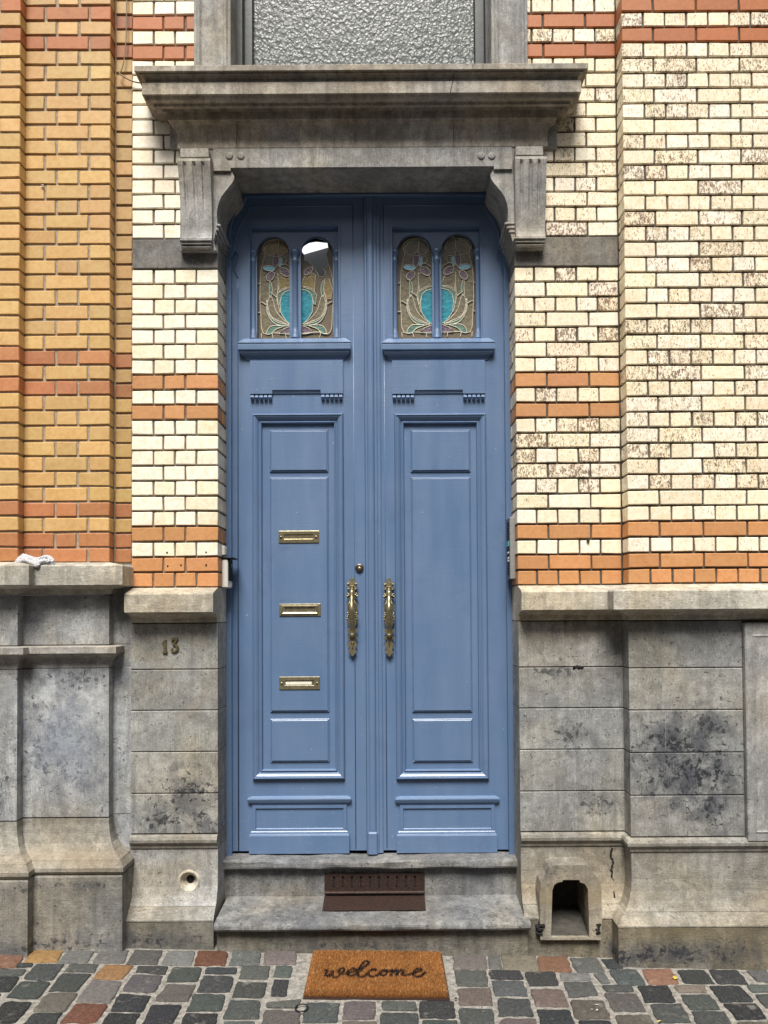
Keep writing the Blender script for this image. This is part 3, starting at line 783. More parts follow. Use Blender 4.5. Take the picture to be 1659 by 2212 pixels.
# consoles (fluted scroll brackets)
def console(x0, x1):
    mb = MB()
    zt2, zb2 = Z(333, YS - .075, 420), Z(516, YS - .03, 420)
    n = 26; ncol = 29; V = []; F = []
    w_ = x1 - x0
    for i in range(n + 1):
        t_ = i / n; z = zt2 + (zb2 - zt2) * t_
        # S profile: rounded top, swept back to the foot
        o = .078 - .060 * (t_ ** 1.0) - .006 * math.sin(math.pi * t_)
        if t_ < .1: o -= .04 * (1 - math.sqrt(max(0, 1 - ((.1 - t_) / .1) ** 2)))
        if t_ > .86: o += .014 * ((t_ - .86) / .14) ** 2
        for j in range(ncol):
            u = j / (ncol - 1); d = 0
            if .07 < t_ < .78:
                for c_ in (.20, .50, .77):
                    r_ = abs(u - c_) / .055
                    if r_ < 1: d = .010 * math.sqrt(1 - r_ * r_) * min(1, (t_ - .07) / .04, (.78 - t_) / .3)
            narrow = .008 * t_
            V.append((x0 + narrow + (w_ - narrow - narrow * .2) * u, YS - o + d, z))
    for i in range(n):
        for j in range(ncol - 1): a_ = i * ncol + j; F.append((a_, a_ + 1, a_ + ncol + 1, a_ + ncol))
    for i in range(n + 1): V.append((V[i * ncol][0], YS, V[i * ncol][2]))
    for i in range(n + 1): V.append((V[i * ncol + ncol - 1][0], YS, V[i * ncol][2]))
    b0 = (n + 1) * ncol; b1 = b0 + n + 1
    for i in range(n): F.append((i * ncol, (i + 1) * ncol, b0 + i + 1, b0 + i)); F.append((i * ncol + ncol - 1, (i + 1) * ncol + ncol - 1, b1 + i + 1, b1 + i))
    F.append(tuple(range(ncol)) + (b1, b0)); F.append(tuple(n * ncol + j for j in range(ncol)) + (b1 + n, b0 + n))
    mb.add(V, F)
    cbox(mb, x0 + .006, x1 - .012, YS - .05, YS + .02, zt2 - .0, Z(320, YS - .05, 420), .003)
    for k in range(3):
        zz = zb2 - .003 - k * .0130
        cbox(mb, x0 - .002 + .004 * k, x1 - .002 * k, YS - .036 + .007 * k, YS + .02, zz - .0085, zz, .0025)
    return mb.build('console_bracket', 'surround', hm)
cw0, cw1 = X(386, 420, YS - .05), X(456, 420, YS - .05)
console(cw0, cw1)
cw2, cw3 = X(1112, 420, YS - .05), X(1180, 420, YS - .05)
console(cw2, cw3)
# frieze (cavetto) with returns
fx0, fx1 = X(386, 318, YS - .0), X(1180, 318, YS - .0)
pf = [(fx0, .05), (fx0, YS), (fx1, YS), (fx1, .05)]
def fc(y, o): return (o, Z(y, YS - o, 780))
mb = MB()
sweep(mb, pf, [(-.05, fc(319.5, .0)[1]), fc(319.5, .004), fc(317, .006), fc(314, .006), fc(300, .004), fc(285, .008), fc(270, .018), fc(260, .032), fc(257, .036), (-.05, fc(257, .0)[1])])
fr = mb.build('frieze', 'cornice', hm)
# backing blocks beside the frieze
mb = MB(); cbox(mb, X(367, 300, -.01), fx0 + .01, -.012, .05, Z(322, -.01, 370), Z(238, -.01, 370), .003)
mb.build('backing_stone', 'surround', hm); mb = MB()
cbox(mb, fx1 - .01, X(1203, 300, -.01), -.012, .05, Z(322, -.01, 1200), Z(238, -.01, 1200), .003)
mb.build('backing_stone', 'surround', hm)
# cornice
bx0, bx1 = X(363, 250, -.07), X(1203, 250, -.07)
pc = [(bx0, .06), (bx0, -.07), (bx1, -.07), (bx1, .06)]
def fk(y, o): return (o, Z(y, -.07 - o, 780))
mb = MB()
zk = lambda y, o: fk(y, o)[1]
sweep(mb, pc, [(-.08, zk(257, 0)), (0, zk(257, 0)), (.002, zk(240, 0)), (.02, zk(239, .02)), (.022, zk(234, .02)), (.05, zk(228, .05)), (.052, zk(222, .05)), (.075, zk(214, .075)), (.082, zk(202.5, .09)),
     (.092, zk(201, .092)), (.092, zk(177, .092)), (.089, zk(175.5, .092)), (.080, zk(175, .08)), (.080, zk(170, .08)), (.094, zk(160, .094)), (.1, zk(158, .1)), (.1, zk(154.5, .1)), (.115, zk(152, .115)), (.118, zk(150.5, .118)), (.118, zk(139.5, .118)), (.112, zk(138, .115)),
     (-.06, zk(138, .115) + .03), (-.08, zk(138, .115) + .03)])
mb.build('cornice', 'cornice', hm)
# ------------------------------------------------------------ window above
YW = -.02
zw0 = zk(138, .115) + .012; zw1 = ZTOP
def jamb(xa, xb, mirrored):
    mb = MB()
    cbox(mb, xa, xb, YW - .02, .16, zw0, zw1, .003)
    i0, i1 = (xa + .045, xb - .012) if not mirrored else (xa + .012, xb - .045)
    cbox(mb, xa - .004, xb + .004, YW - .032, .1, zw0, zw0 + .045, .004)
    rect_mould(mb, xa + .012, xb - .012, zw0 + .06, zw1 + .2, [(0, .0005), (.008, .009), (.016, .009), (.024, .002), (.026, .0008)], YW - .02, False)
    mb.build('window_jamb', 'surround', hm)
jx = [X(421, 60, YW), X(500, 60, YW), X(1060, 60, YW), X(1138, 60, YW)]
jamb(jx[0], jx[1], False); jamb(jx[2], jx[3], True)
YG = .15
win = empty('window', (X(780, 60, .15), .15, zw0 - .1)); win.parent = hm
for a_, b_2, yy in ((jx[1] - .01, X(526, 60, .10), .09), (X(524, 60, .12), X(547, 60, .13), .125), (X(1024, 60, .13), X(1052, 60, .12), .125), (X(1046, 60, .1), jx[2] + .01, .09)):
    wf = MB(); cbox(wf, a_, b_2, yy, .2, zw0 - .1, zw1, .005); wf.build('window_frame', 'wframe', win)
gl = MB(); gx0, gx1 = X(540, 60, YG), X(1040, 60, YG)
gl.add([(gx0, YG, zw0 - .2), (gx1, YG, zw0 - .2), (gx1, YG, zw1), (gx0, YG, zw1), (gx0, YG + .006, zw0 - .2), (gx1, YG + .006, zw0 - .2), (gx1, YG + .006, zw1), (gx0, YG + .006, zw1)], [(0, 1, 2, 3), (4, 5, 6, 7), (0, 1, 5, 4), (2, 3, 7, 6), (1, 2, 6, 5), (0, 3, 7, 4)])
gl.build('pane', 'hammer', win)
# ------------------------------------------------------------ hallway behind the door
YD = .205        # door leaf face
mb = MB()
hx0, hx1, hy0, hy1, hz0, hz1 = XLV - .1, XRV + .1, YD + .06, 2.6, zs, 4.4
vv = [(hx0, hy0, hz0), (hx1, hy0, hz0), (hx1, hy1, hz0), (hx0, hy1, hz0), (hx0, hy0, hz1), (hx1, hy0, hz1), (hx1, hy1, hz1), (hx0, hy1, hz1)]
mb.add(vv, [(0, 1, 2, 3), (4, 5, 6, 7), (0, 3, 7, 4), (1, 2, 6, 5), (3, 2, 6, 7)])
mb.build('hallway', 'dark_room', hm)
# ------------------------------------------------------------ door frame (fixed)
YF = .178
zf_top = Z(412, YF, 780); zdb = Z(1842, YD, 800)
fo_l, fo_r = XLV - .02, XRV + .02
ic = [(532, 424), (526, 434), (514, 450), (504, 468), (498, 488), (496, 508), (499, 522), (505, 530), (506, 537), (500, 549), (495, 558), (500, 561)]
Il = [XZ(x, y, YF) for x, y in ic]
Il = [(p_.x, p_.z) for p_ in smooth_pts([(a_, 0, b_2) for a_, b_2 in Il[:11]], 3)]
xin = X(499.5, 1150, YF)
Il = Il + [(xin, Il[-1][1] - .002), (xin, zdb - .01)]
xcf = (XLV + XRV) / 2
Ir = [(2 * xcf - a_, b_2) for a_, b_2 in Il]
head = Z(421, YF, 780)
Il = [(Il[0][0], head)] + Il; Ir = [(Ir[0][0], head)] + Ir
mb = MB()
poly_extrude(mb, [(fo_l, zdb - .01), (fo_l, zf_top + .06), (fo_r, zf_top + .06), (fo_r, zdb - .01)] + list(reversed(Ir)) + Il, [], YF, YD + .05)
tube(mb, [(a_ + .0, YF, b_2) for a_, b_2 in Il[1:-1]], .004, 6)
tube(mb, [(a_ - .0, YF, b_2) for a_, b_2 in Ir[1:-1]], .004, 6)
tube(mb, [(Il[1][0], YF, head), (Ir[1][0], YF, head)], .005, 6)
df = mb.build('door_frame', 'paint', hm)
# ================================================================== DOORS
XM = X(790, 1200, YD)      # edge of the meeting strip
xcen = (xin + (2 * xcf - xin)) / 2
ldoor = empty('door', (XLV + .2, YD, zdb), label='blue wooden door leaf with three brass letter slots and a hole in its stained glass', category='door', group='leaves of the blue double door')
rdoor = empty('door', (XRV - .2, YD, zdb), label='blue wooden door leaf without letter slots, stained glass unbroken, carrying the central post', category='door', group='leaves of the blue double door')
def dx(xd, yd, Y=YD): return X(xd, yd, Y)
def leaf(root, side):
    L = side == 'l'
    # measured columns (display px at the given rows)
    if L:
        edge0, edge1 = xin - .02, XM - .002
        wx0, wx1 = dx(537, 610), dx(735, 610)
        px0, px1 = dx(545.5, 1290), dx(744, 1290); rx0, rx1 = dx(583, 1290), dx(710.5, 1290)
        kx0, kx1 = dx(546, 1760), dx(749, 1760); cx0, cx1 = dx(537, 1728), dx(757, 1728)
        ax0, ax1 = dx(541, 815), dx(741, 815); sx_0, sx_1 = dx(517, 755), dx(758, 755)
        bx_0, bx_1 = dx(539.5, 1820), dx(755, 1820)
    else:
        edge0, edge1 = XM, 2 * xcf - xin + .02
        wx0, wx1 = dx(844, 610), dx(1041, 610)
        px0, px1 = dx(853.5, 1290), dx(1053, 1290); rx0, rx1 = dx(889, 1290), dx(1019, 1290)
        kx0, kx1 = dx(864, 1760), dx(1068, 1760); cx0, cx1 = dx(853, 1728), dx(1075, 1728)
        ax0, ax1 = dx(847, 815), dx(1047, 815); sx_0, sx_1 = dx(826, 755), dx(1067, 755)
        bx_0, bx_1 = dx(857, 1820), dx(1073, 1820)
    zz = lambda y, Y=YD: Z(y, Y, 645 if L else 950)
    ztop = zf_top + .05
    wz0, wz1 = zz(731), zz(487)
    mz0, mz1 = zz(1683), zz(894)
    # slab with the window and main panel cut out
    mb = MB()
    poly_extrude(mb, [(edge0, zdb + .012), (edge0, ztop), (edge1, ztop), (edge1, zdb + .012)],
                 [[(wx0 + .008, wz0), (wx0 + .008, wz1 - .008), (wx1 - .008, wz1 - .008), (wx1 - .008, wz0)],
                  [(px0 + .04, mz0 + .04), (px0 + .04, mz1 - .04), (px1 - .04, mz1 - .04), (px1 - .04, mz0 + .04)]], YD, YD + .045)
    # beads running up the stiles
    for xd_ in ((514.5,) if L else (1094,)):
        xb = dx(xd_, 1200); 
        if L: tube(mb, [(xb, YD, zdb + .012), (xb, YD, zz(625)), (xb, YD, zz(605)),] , .0035, 6)
        else: tube(mb, [(xb, YD, zdb + .012), (xb, YD, zz(625)), (xb, YD, zz(605))], .0035, 6)
    # curved bead following the shouldered frame
    cv = [(573, 443), (569, 452), (560, 468), (548, 487), (537, 508), (530, 530), (527, 552), (527, 563), (533, 573), (536, 582), (532, 594), (524, 606), (521, 612)]
    cv = [(541, 446), (534, 462), (524, 478), (516, 494), (510, 512), (507, 530), (507, 540), (513, 548), (515, 556), (511, 568), (505, 580)]
    pts = [Vector((X(x, y, YD), YD, Z(y, YD, x))) for x, y in cv]
    if not L: pts = [Vector((2 * xcf - q.x, q.y, q.z)) for q in pts]
    xb = dx(514.5, 1200) if L else dx(1094, 1200)
    pts = smooth_pts(pts, 4) + [Vector((xb, YD, zz(600)))]
    tube(mb, pts, .0038, 6)
    tp = pts[0]
    xe = dx(762, 446) if L else dx(828, 446)
    tube(mb, [(tp.x, YD, tp.z), (xe, YD, tp.z)], .0038, 6)
    tube(mb, [(xe, YD, tp.z), (xe, YD, zdb + .02)], .0022, 6)
    # groove lines beside the moulding
    root_slab = mb.build('leaf_frame', 'paint', root)
    # ---- window
    wr = MB()
    rect_mould(wr, wx0, wx1, wz0 - .02, wz1, [(0, 0), (.001, .010), (.008, .011), (.010, .004), (.0115, -.020)], YD, False)
    wfm = wr.build('window_frame', 'paint', root)
    ya = YD + .020
    # arches
    ar = MB()
    if L: arcs = [(590, 545, 35), (684.5, 545, 34.5)]
    else: arcs = [(895, 543, 37.5), (990, 541, 37.0)]
    holes = []; AR = []
    for (cx_, cy_, r_) in arcs:
        c_ = P(cx_, cy_, ya); rr_ = (X(cx_ + r_, cy_, ya) - X(cx_ - r_, cy_, ya)) / 2
        pts_ = [(c_.x - rr_, wz0 + .004)] + [(c_.x - rr_ * math.cos(math.pi * k / 20), c_.z + rr_ * math.sin(math.pi * k / 20)) for k in range(21)] + [(c_.x + rr_, wz0 + .004)]
        holes.append(pts_); AR.append((c_.x, c_.z, rr_))
    ex0, ex1 = wx0 + .004, wx1 - .004
    poly_extrude(ar, [(ex0, wz0 - .0), (ex0, wz1 - .004), (ex1, wz1 - .004), (ex1, wz0 - .0)], holes, ya, ya + .022)
    ar.build('arch_plate', 'paint', wfm)
    # colonnettes
    cxm_ = (AR[0][0] + AR[0][2] + AR[1][0] - AR[1][2]) / 2
    zc = AR[0][1] - .001
    for q, (xx, s_) in enumerate(((wx0 + .020, .8), (cxm_, 1.0), (wx1 - .020, .8))):
        r0 = .0145 * (1 if q == 1 else .85)
        zb_ = wz0
        pr = [(0, 0), (r0 * 1.65, 0), (r0 * 1.65, .008), (r0 * 1.45, .014), (r0 * 1.5, .020), (r0 * 1.2, .030), (r0 * 1.25, .036), (r0 * 1.0, .044), (r0 * .98, .06),
              (r0 * .93, zc - zb_ - .055), (r0 * 1.15, zc - zb_ - .05), (r0 * 1.2, zc - zb_ - .045), (r0 * .98, zc - zb_ - .038), (r0 * 1.05, zc - zb_ - .022), (r0 * 1.4, zc - zb_ - .012), (r0 * 1.62, zc - zb_ - .008), (r0 * 1.65, zc - zb_ - .002), (r0 * 1.5, zc - zb_ + .003), (r0 * 1.55, zc - zb_ + .006), (0, zc - zb_ + .006)]
        cc = MB(); lathe(cc, (xx, ya - .004 + (.0 if q == 1 else .004), zb_), pr, 'Z', 24)
        cc.build('colonnette', 'paint', wfm)
    # ---- stained glass, laid out for the right leaf and carried over to the left one
    yg = ya + .034
    def g(px, py):
        q = P((1300 + px / 2.765) * .59892, (750 + py / 2.765) * .59892, yg)
        return (q.x - off[0], q.z - off[1])
    ref = (P(942.5, 541, ya)); me_ = cxm_, zc
    off = (ref.x - me_[0], ref.z - AR[0][1])
    gm = MB(); cm = MB()
    lay = [0]
    def piece(pts, mi, sm=False, came=True, n=5, cr=.0022):
        lay[0] += 1; y_ = yg - .0008 - {0: .0, 7: .0006, 1: .0007, 2: .0014, 6: .0018, 8: .0024, 3: .0030, 4: .0036}[mi] - lay[0] * .00002 - (.0012 if mi == 0 and sm else 0)
        pp = [g(*p_) for p_ in pts]
        if sm: pp = [(q.x, q.z) for q in smooth_pts([(a_, 0, b_3) for a_, b_3 in pp], n, True)]
        ax = [min(max(q[0], wx0 + .006), wx1 - .006) for q in pp]; pp = list(zip(ax, [max(q[1], wz0 + .001) for q in pp]))
        poly_extrude(gm, pp, [], y_, y_ + .0018, mi)
        if came: tube(cm, [(a_, y_ - .0006, b_3) for a_, b_3 in pp], cr, 6, closed=True)
    def line(pts, cr=.0022):
        pp = [g(*p_) for p_ in pts]
        tube(cm, [(q.x, yg - .0055, q.z) for q in smooth_pts([(a_, 0, b_3) for a_, b_3 in pp], 5)], cr, 6)
    def ell(cx_, cy_, rx, ry, rot=0, n=20):
        o = []
        for k in range(n):
            t_ = 2 * math.pi * k / n; u, v_ = rx * math.cos(t_), ry * math.sin(t_); c_, s_ = math.cos(math.radians(rot)), math.sin(math.radians(rot))
            o.append((cx_ + u * c_ - v_ * s_, cy_ + u * s_ + v_ * c_))
        return o
    MX = 762
    def mx(pts): return [(2 * MX - x, y - 6) for x, y in pts]
    body = [(440, 465), (425, 520), (405, 620), (398, 760), (395, 900), (405, 1050), (410, 1180), (430, 1236), (480, 1250), (530, 1232), (600, 1235), (680, 1250), (762, 1245), (762, 300), (600, 290), (480, 330), (430, 400)]
    def half(f_, broken=False):
        B = lambda pts: f_(pts)
        piece(B(body), 0)
        if not broken: piece(B(ell(550, 385, 132, 86)), 1)
        if not broken: line(B([(585, 305), (580, 360), (572, 425)]))
        piece(B([(575, 660), (600, 640), (680, 670), (722, 760), (722, 770), (660, 780), (610, 800), (585, 830)]), 7, False, True)
        if not broken: line(B([(610, 480), (650, 480), (665, 520), (640, 550), (605, 555), (640, 548), (700, 580), (715, 610)]))
        piece(B([(490, 725), (505, 730), (520, 790), (515, 850), (497, 880), (488, 850), (492, 790)]), 2, True)
        piece(B([(500, 865), (530, 920), (560, 1020), (640, 1110), (700, 1150), (600, 1135), (530, 1100), (480, 1030), (470, 950)]), 0, True)
        piece(B([(468, 905), (478, 980), (500, 1050), (545, 1095), (640, 1135), (690, 1158), (600, 1160), (520, 1120), (470, 1030), (460, 960)]), 2, True)
        piece(B([(560, 860), (585, 830), (640, 800), (722, 775), (722, 800), (650, 822), (612, 862), (590, 950), (575, 960)]), 2, False)
        piece(B([(465, 1242), (478, 1195), (520, 1162), (600, 1160), (640, 1165), (560, 1195), (510, 1240)]), 2, True)
        line(B([(575, 640), (578, 760), (572, 850), (580, 950), (600, 1040)]))
        line(B([(405, 925), (430, 935), (458, 955)])); line(B([(398, 745), (365, 748)])); line(B([(402, 1030), (368, 1030)]))
        line(B([(520, 1240), (530, 1290)])); line(B([(655, 1245), (660, 1290)])); line(B([(412, 1240), (415, 1290)]))
        line(B([(500, 830), (540, 860), (560, 880)]))
        piece(B(ell(600, 530, 18, 52, 8)), 4)
        piece(B(ell(555, 510, 30, 80, 6)), 3)
        if not broken: piece(B(ell(487, 590, 60, 27, 6)), 4)
        piece(B(ell(500, 670, 34, 52, 38)), 3)
        if not broken: piece(B(ell(645, 628, 58, 34, 36)), 3)
    # background pane (hole when broken)
    if L:
        bgp = [(wx0 + .004, wz0), (wx0 + .004, wz1 - .01), (wx1 - .004, wz1 - .01), (wx1 - .004, wz0)]
        gh = [(975, 385), (1000, 330), (1040, 300), (1100, 305), (1140, 340), (1155, 395), (1130, 450), (1150, 520), (1155, 570), (1090, 590), (1120, 625), (1110, 680), (1075, 695), (1040, 660), (1010, 600), (960, 590), (985, 500), (975, 430)]
        # hole outline measured on the left leaf itself
        def gl_(px, py):
            q = P((750 + px / 2.765) * .59892, (750 + py / 2.765) * .59892, yg); return (q.x, q.z)
        hh = [(932, 400), (960, 340), (1010, 312), (1080, 300), (1150, 318), (1195, 350), (1202, 410), (1178, 470), (1195, 530), (1203, 570), (1180, 592), (1130, 598), (1165, 625), (1172, 665), (1150, 690), (1110, 685), (1085, 645), (1055, 600), (1040, 570), (1000, 545), (965, 530), (962, 470), (938, 445)]
        hh = [gl_(*q) for q in hh]
        hh = [(min(q[0], wx1 - .012), q[1]) for q in hh]
        poly_extrude(gm, bgp, [hh], yg, yg + .003, 5)
        tube(cm, [(a_ + U(-.001, .001), yg - .001, b_3 + U(-.001, .001)) for a_, b_3 in hh], .0016, 5, closed=True)
        half(lambda p_: p_)
        # right half: only lower design
        B = mx
        def lowpiece(pts, mi, sm=False): piece(B(pts), mi, sm)
        lowpiece([(575, 660), (600, 640), (680, 670), (722, 760), (722, 770), (660, 780), (610, 800), (585, 830)], 1)
        lowpiece([(440, 700), (480, 700), (495, 800), (470, 900), (420, 900), (405, 800)], 1)
        lowpiece([(490, 725), (505, 730), (520, 790), (515, 850), (497, 880), (488, 850), (492, 790)], 2, True)
        lowpiece([(500, 865), (530, 920), (560, 1020), (640, 1110), (700, 1150), (600, 1135), (530, 1100), (480, 1030), (470, 950)], 0, True)
        lowpiece([(468, 905), (478, 980), (500, 1050), (545, 1095), (640, 1135), (690, 1158), (600, 1160), (520, 1120), (470, 1030), (460, 960)], 2, True)
        lowpiece([(560, 860), (585, 830), (640, 800), (722, 775), (722, 800), (650, 822), (612, 862), (590, 950), (575, 960)], 2)
        lowpiece([(465, 1242), (478, 1195), (520, 1162), (600, 1160), (640, 1165), (560, 1195), (510, 1240)], 2, True)
        piece(B(ell(645, 622, 52, 28, 40)), 3)
        for ln in ([(445, 560), (420, 640), (398, 760), (395, 900), (405, 1050), (410, 1180), (430, 1236), (480, 1250), (530, 1232), (600, 1235), (680, 1250), (762, 1245)], [(405, 925), (430, 935), (458, 955)], [(520, 1240), (530, 1290)], [(398, 745), (365, 748)], [(402, 1030), (368, 1030)]):
            line(B(ln))
    else:
        bgp = [(wx0 + .004, wz0), (wx0 + .004, wz1 - .01), (wx1 - .004, wz1 - .01), (wx1 - .004, wz0)]
        poly_extrude(gm, bgp, [], yg, yg + .003, 5)
        half(lambda p_: p_); half(mx)
    vase = [(762, 1160), (690, 1145), (640, 1090), (605, 1030), (597, 940), (612, 862), (650, 822), (720, 803), (762, 803)]
    piece(vase + mx(vase)[::-1][1:-1], 6, False, True)
    dome = [(595, 1238), (640, 1192), (720, 1160), (762, 1156)]
    piece(dome + mx(dome)[::-1][1:] , 8, False)
    gm.build('stained_glass', ['g_tan', 'g_gold' if L else 'g_tan', 'g_green', 'g_purple', 'g_sky', 'g_brown', 'g_blue', 'g_gold' if L else 'g_tan', 'g_purple'], wfm)
    cm.build('lead_came', 'came', wfm)
    # ---- sill cornice under the window
    mb = MB()
    pa = [(sx_0 + .035, YD + .01), (sx_0 + .035, YD), (sx_1 - .035, YD), (sx_1 - .035, YD + .01)]
    pz = lambda y, o: Z(y, YD - o, 645 if L else 950)
    sweep(mb, pa, [(-.03, pz(778, 0)), (.004, pz(778, .004)), (.006, pz(774, .006)), (.009, pz(773, .01)), (.012, pz(769, .012)), (.022, pz(765, .022)), (.028, pz(760, .03)), (.030, pz(756, .03)), (.0345, pz(755, .034)), (.036, pz(753, .036)), (.036, pz(743, .036)), (.033, pz(741.5, .033)), (.033, pz(740.5, .033)), (.037, pz(740, .037)), (.037, pz(738.5, .037)), (.01, pz(731, .01)), (-.03, pz(731, .01))])
    mb.build('window_sill', 'paint', root)
    # ---- apron plate with stepped foot and cut beads
    mb = MB()
    xn0 = ax0 + (ax1 - ax0) * .24; xn1 = ax1 - (ax1 - ax0) * .24
    poly_extrude(mb, [(ax0, pz(778, .014)), (ax1, pz(778, .014)), (ax1, pz(850, .014)), (xn1, pz(850, .014)), (xn1, pz(842, .014)), (xn0, pz(842, .014)), (xn0, pz(850, .014)), (ax0, pz(850, .014))], [], YD - .014, YD + .01)
    cbox(mb, xn0, xn1, YD - .010, YD + .01, pz(846, .01), pz(842.5, .01), .002)
    cbox(mb, xn0, xn1, YD - .006, YD + .01, pz(850, .006), pz(846, .006), .002)
    ap = mb.build('apron_panel', 'paint', root)
    for (a_, b_2) in ((ax0, xn0), (xn1, ax1)):
        mb = MB(); n_ = 5; wd = (b_2 - a_) / n_
        zt3, zb3 = pz(851.5, .014), pz(863.5, .01)
        for k in range(n_):
            c0 = a_ + wd * k + .0008; c1 = a_ + wd * (k + 1) - .0008; zmid = (zt3 * .4 + zb3 * .6)
            V = [(c0 + .0035, YD - .008, zt3), (c1 - .0035, YD - .008, zt3), (c1 - .0008, YD - .022, zmid), (c0 + .0008, YD - .022, zmid), (c0 + .002, YD - .004, zb3), (c1 - .002, YD - .004, zb3), (c0 + .003, YD + .005, zt3), (c1 - .003, YD + .005, zt3), (c0 + .002, YD + .005, zb3), (c1 - .002, YD + .005, zb3)]
            mb.add(V, [(0, 1, 2, 3), (3, 2, 5, 4), (0, 3, 4, 8, 6), (1, 7, 9, 5, 2), (6, 7, 1, 0), (4, 5, 9, 8), (6, 8, 9, 7)])
        mb.build('cut_bead', 'paint', ap)
    # ---- main moulding + recessed field
    mb = MB()
    rect_mould(mb, px0, px1, mz0, mz1, [(0, 0), (.0015, .010), (.004, .017), (.0075, .021), (.010, .021), (.0115, .018), (.018, .0165), (.026, .011), (.033, .003), (.0385, .001), (.039, .006), (.042, .0085), (.045, .0075), (.0475, .002), (.049, -.009)], YD, True)
    mb.build('panel_moulding', 'paint', root)
    yfld = YD + .009
    for (y0_, y1_) in ((929, 1020), (1031, 1538), (1552, 1646)):
        mb = MB()
        rect_mould(mb, rx0, rx1, zz(y1_, yfld), zz(y0_, yfld), [(0, .0), (.001, .0055), (.004, .0075), (.0065, .0055), (.0075, .010), (.010, .0115)], yfld, True)
        mb.build('raised_panel', 'paint', root)
    # ---- lower cap rail, sunk panel and kick board
    mb = MB()
    pa = [(kx0 - .002, YD + .01), (kx0 - .002, YD), (kx1 + .002, YD), (kx1 + .002, YD + .01)]
    sweep(mb, pa, [(-.02, pz(1739, 0)), (.005, pz(1739, .005)), (.007, pz(1736, .006)), (.010, pz(1735, .01)), (.016, pz(1733.5, .014)), (.020, pz(1730, .02)), (.0225, pz(1727, .022)), (.0205, pz(1724.5, .02)), (.002, pz(1719, .0)), (-.02, pz(1719, 0))])
    mb.build('cap_rail', 'paint', root)
    mb = MB()
    zk0, zk1 = zz(1797), zz(1738)
    rect_mould(mb, kx0, kx1, zk0, zk1, [(0, 0), (.0005, .009), (.0155, .009), (.0165, .003), (.019, .0015)], YD, True)
    mb.build('sunk_panel', 'paint', root)
    mb = MB()
    pa = [(bx_0 + .02, YD + .01), (bx_0 + .02, YD), (bx_1 - .02, YD), (bx_1 - .02, YD + .01)]
    zkb = zdb + .002
    sweep(mb, pa, [(-.02, zkb), (.0185, zkb), (.020, zkb + .002), (.020, pz(1806, .02)), (.017, pz(1802.5, .017)), (.014, pz(1801, .014)), (.013, pz(1797.5, .013)), (.009, pz(1795, .009)), (-.02, pz(1795, .009))])
    mb.build('kick_board', 'paint', root)
    return zz
zzl = leaf(ldoor, 'l'); zzr = leaf(rdoor, 'r')
# behind the broken pane: emissive bright patch, and emission standing in for lit wall
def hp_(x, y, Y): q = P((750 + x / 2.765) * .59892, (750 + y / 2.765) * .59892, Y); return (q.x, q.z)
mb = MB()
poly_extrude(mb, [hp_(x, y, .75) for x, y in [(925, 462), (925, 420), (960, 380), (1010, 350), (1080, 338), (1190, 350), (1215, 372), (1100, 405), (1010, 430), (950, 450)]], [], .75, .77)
fs = empty('hall_glow_panels', (0, .8, zs)); fs.parent = hm
mb.build('bright_patch', 'lit', fs)
M['wall_glow'] = glow(); M['wall_glow'].name = 'dim_wall_glow'; M['wall_glow'].node_tree.nodes['Principled BSDF'].inputs['Base Color'].default_value = (.035, .035, .04, 1); M['wall_glow'].node_tree.nodes['Principled BSDF'].inputs['Roughness'].default_value = .9; M['wall_glow'].node_tree.nodes['Principled BSDF'].inputs['Emission Strength'].default_value = .03  # added dim emission stands in for light on the grey hall wall
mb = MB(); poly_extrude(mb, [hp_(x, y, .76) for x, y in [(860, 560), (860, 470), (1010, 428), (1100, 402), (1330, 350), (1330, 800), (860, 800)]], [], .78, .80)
mb.build('glowing_wall_panel', 'wall_glow', fs)
# meeting post on the right leaf
mb = MB()
m0, m1 = dx(790, 1200), dx(825, 1200); zt5 = zf_top + .04
zb5 = zdb + .001
prof = [(m0, 0), (m0, .012), (m0 + .003, .0145), (m0 + .010, .0145), (m0 + .012, .017), (m0 + .016, .022), (m0 + .024, .025), (m0 + .036, .025), (m0 + .042, .022), (m0 + .046, .016), (m0 + .048, .0135), (m1 - .022, .013), (m1 - .018, .009), (m1 - .006, .008), (m1, .004), (m1, 0)]
V = []; k = len(prof)
for zz_ in (zb5, zt5):
    for x_, h_ in prof: V.append((x_, YD - h_, zz_))
mb.add(V, [(j, j + 1, k + j + 1, k + j) for j in range(k - 1)] + [tuple(range(k)), tuple(range(k, 2 * k))])
cbox(mb, m0 + .004, m0 + .052, YD - .034, YD - .002, zdb - .003, Z(1798, YD - .03, 805), .006)
mb.build('meeting_post', 'paint', rdoor)
# outer mouldings beside the stiles (stepped grooves seen on both inner stiles)
for (root, xs) in ((ldoor, (707, 724, 770)), (rdoor, (857, 868, 840))):
    pass
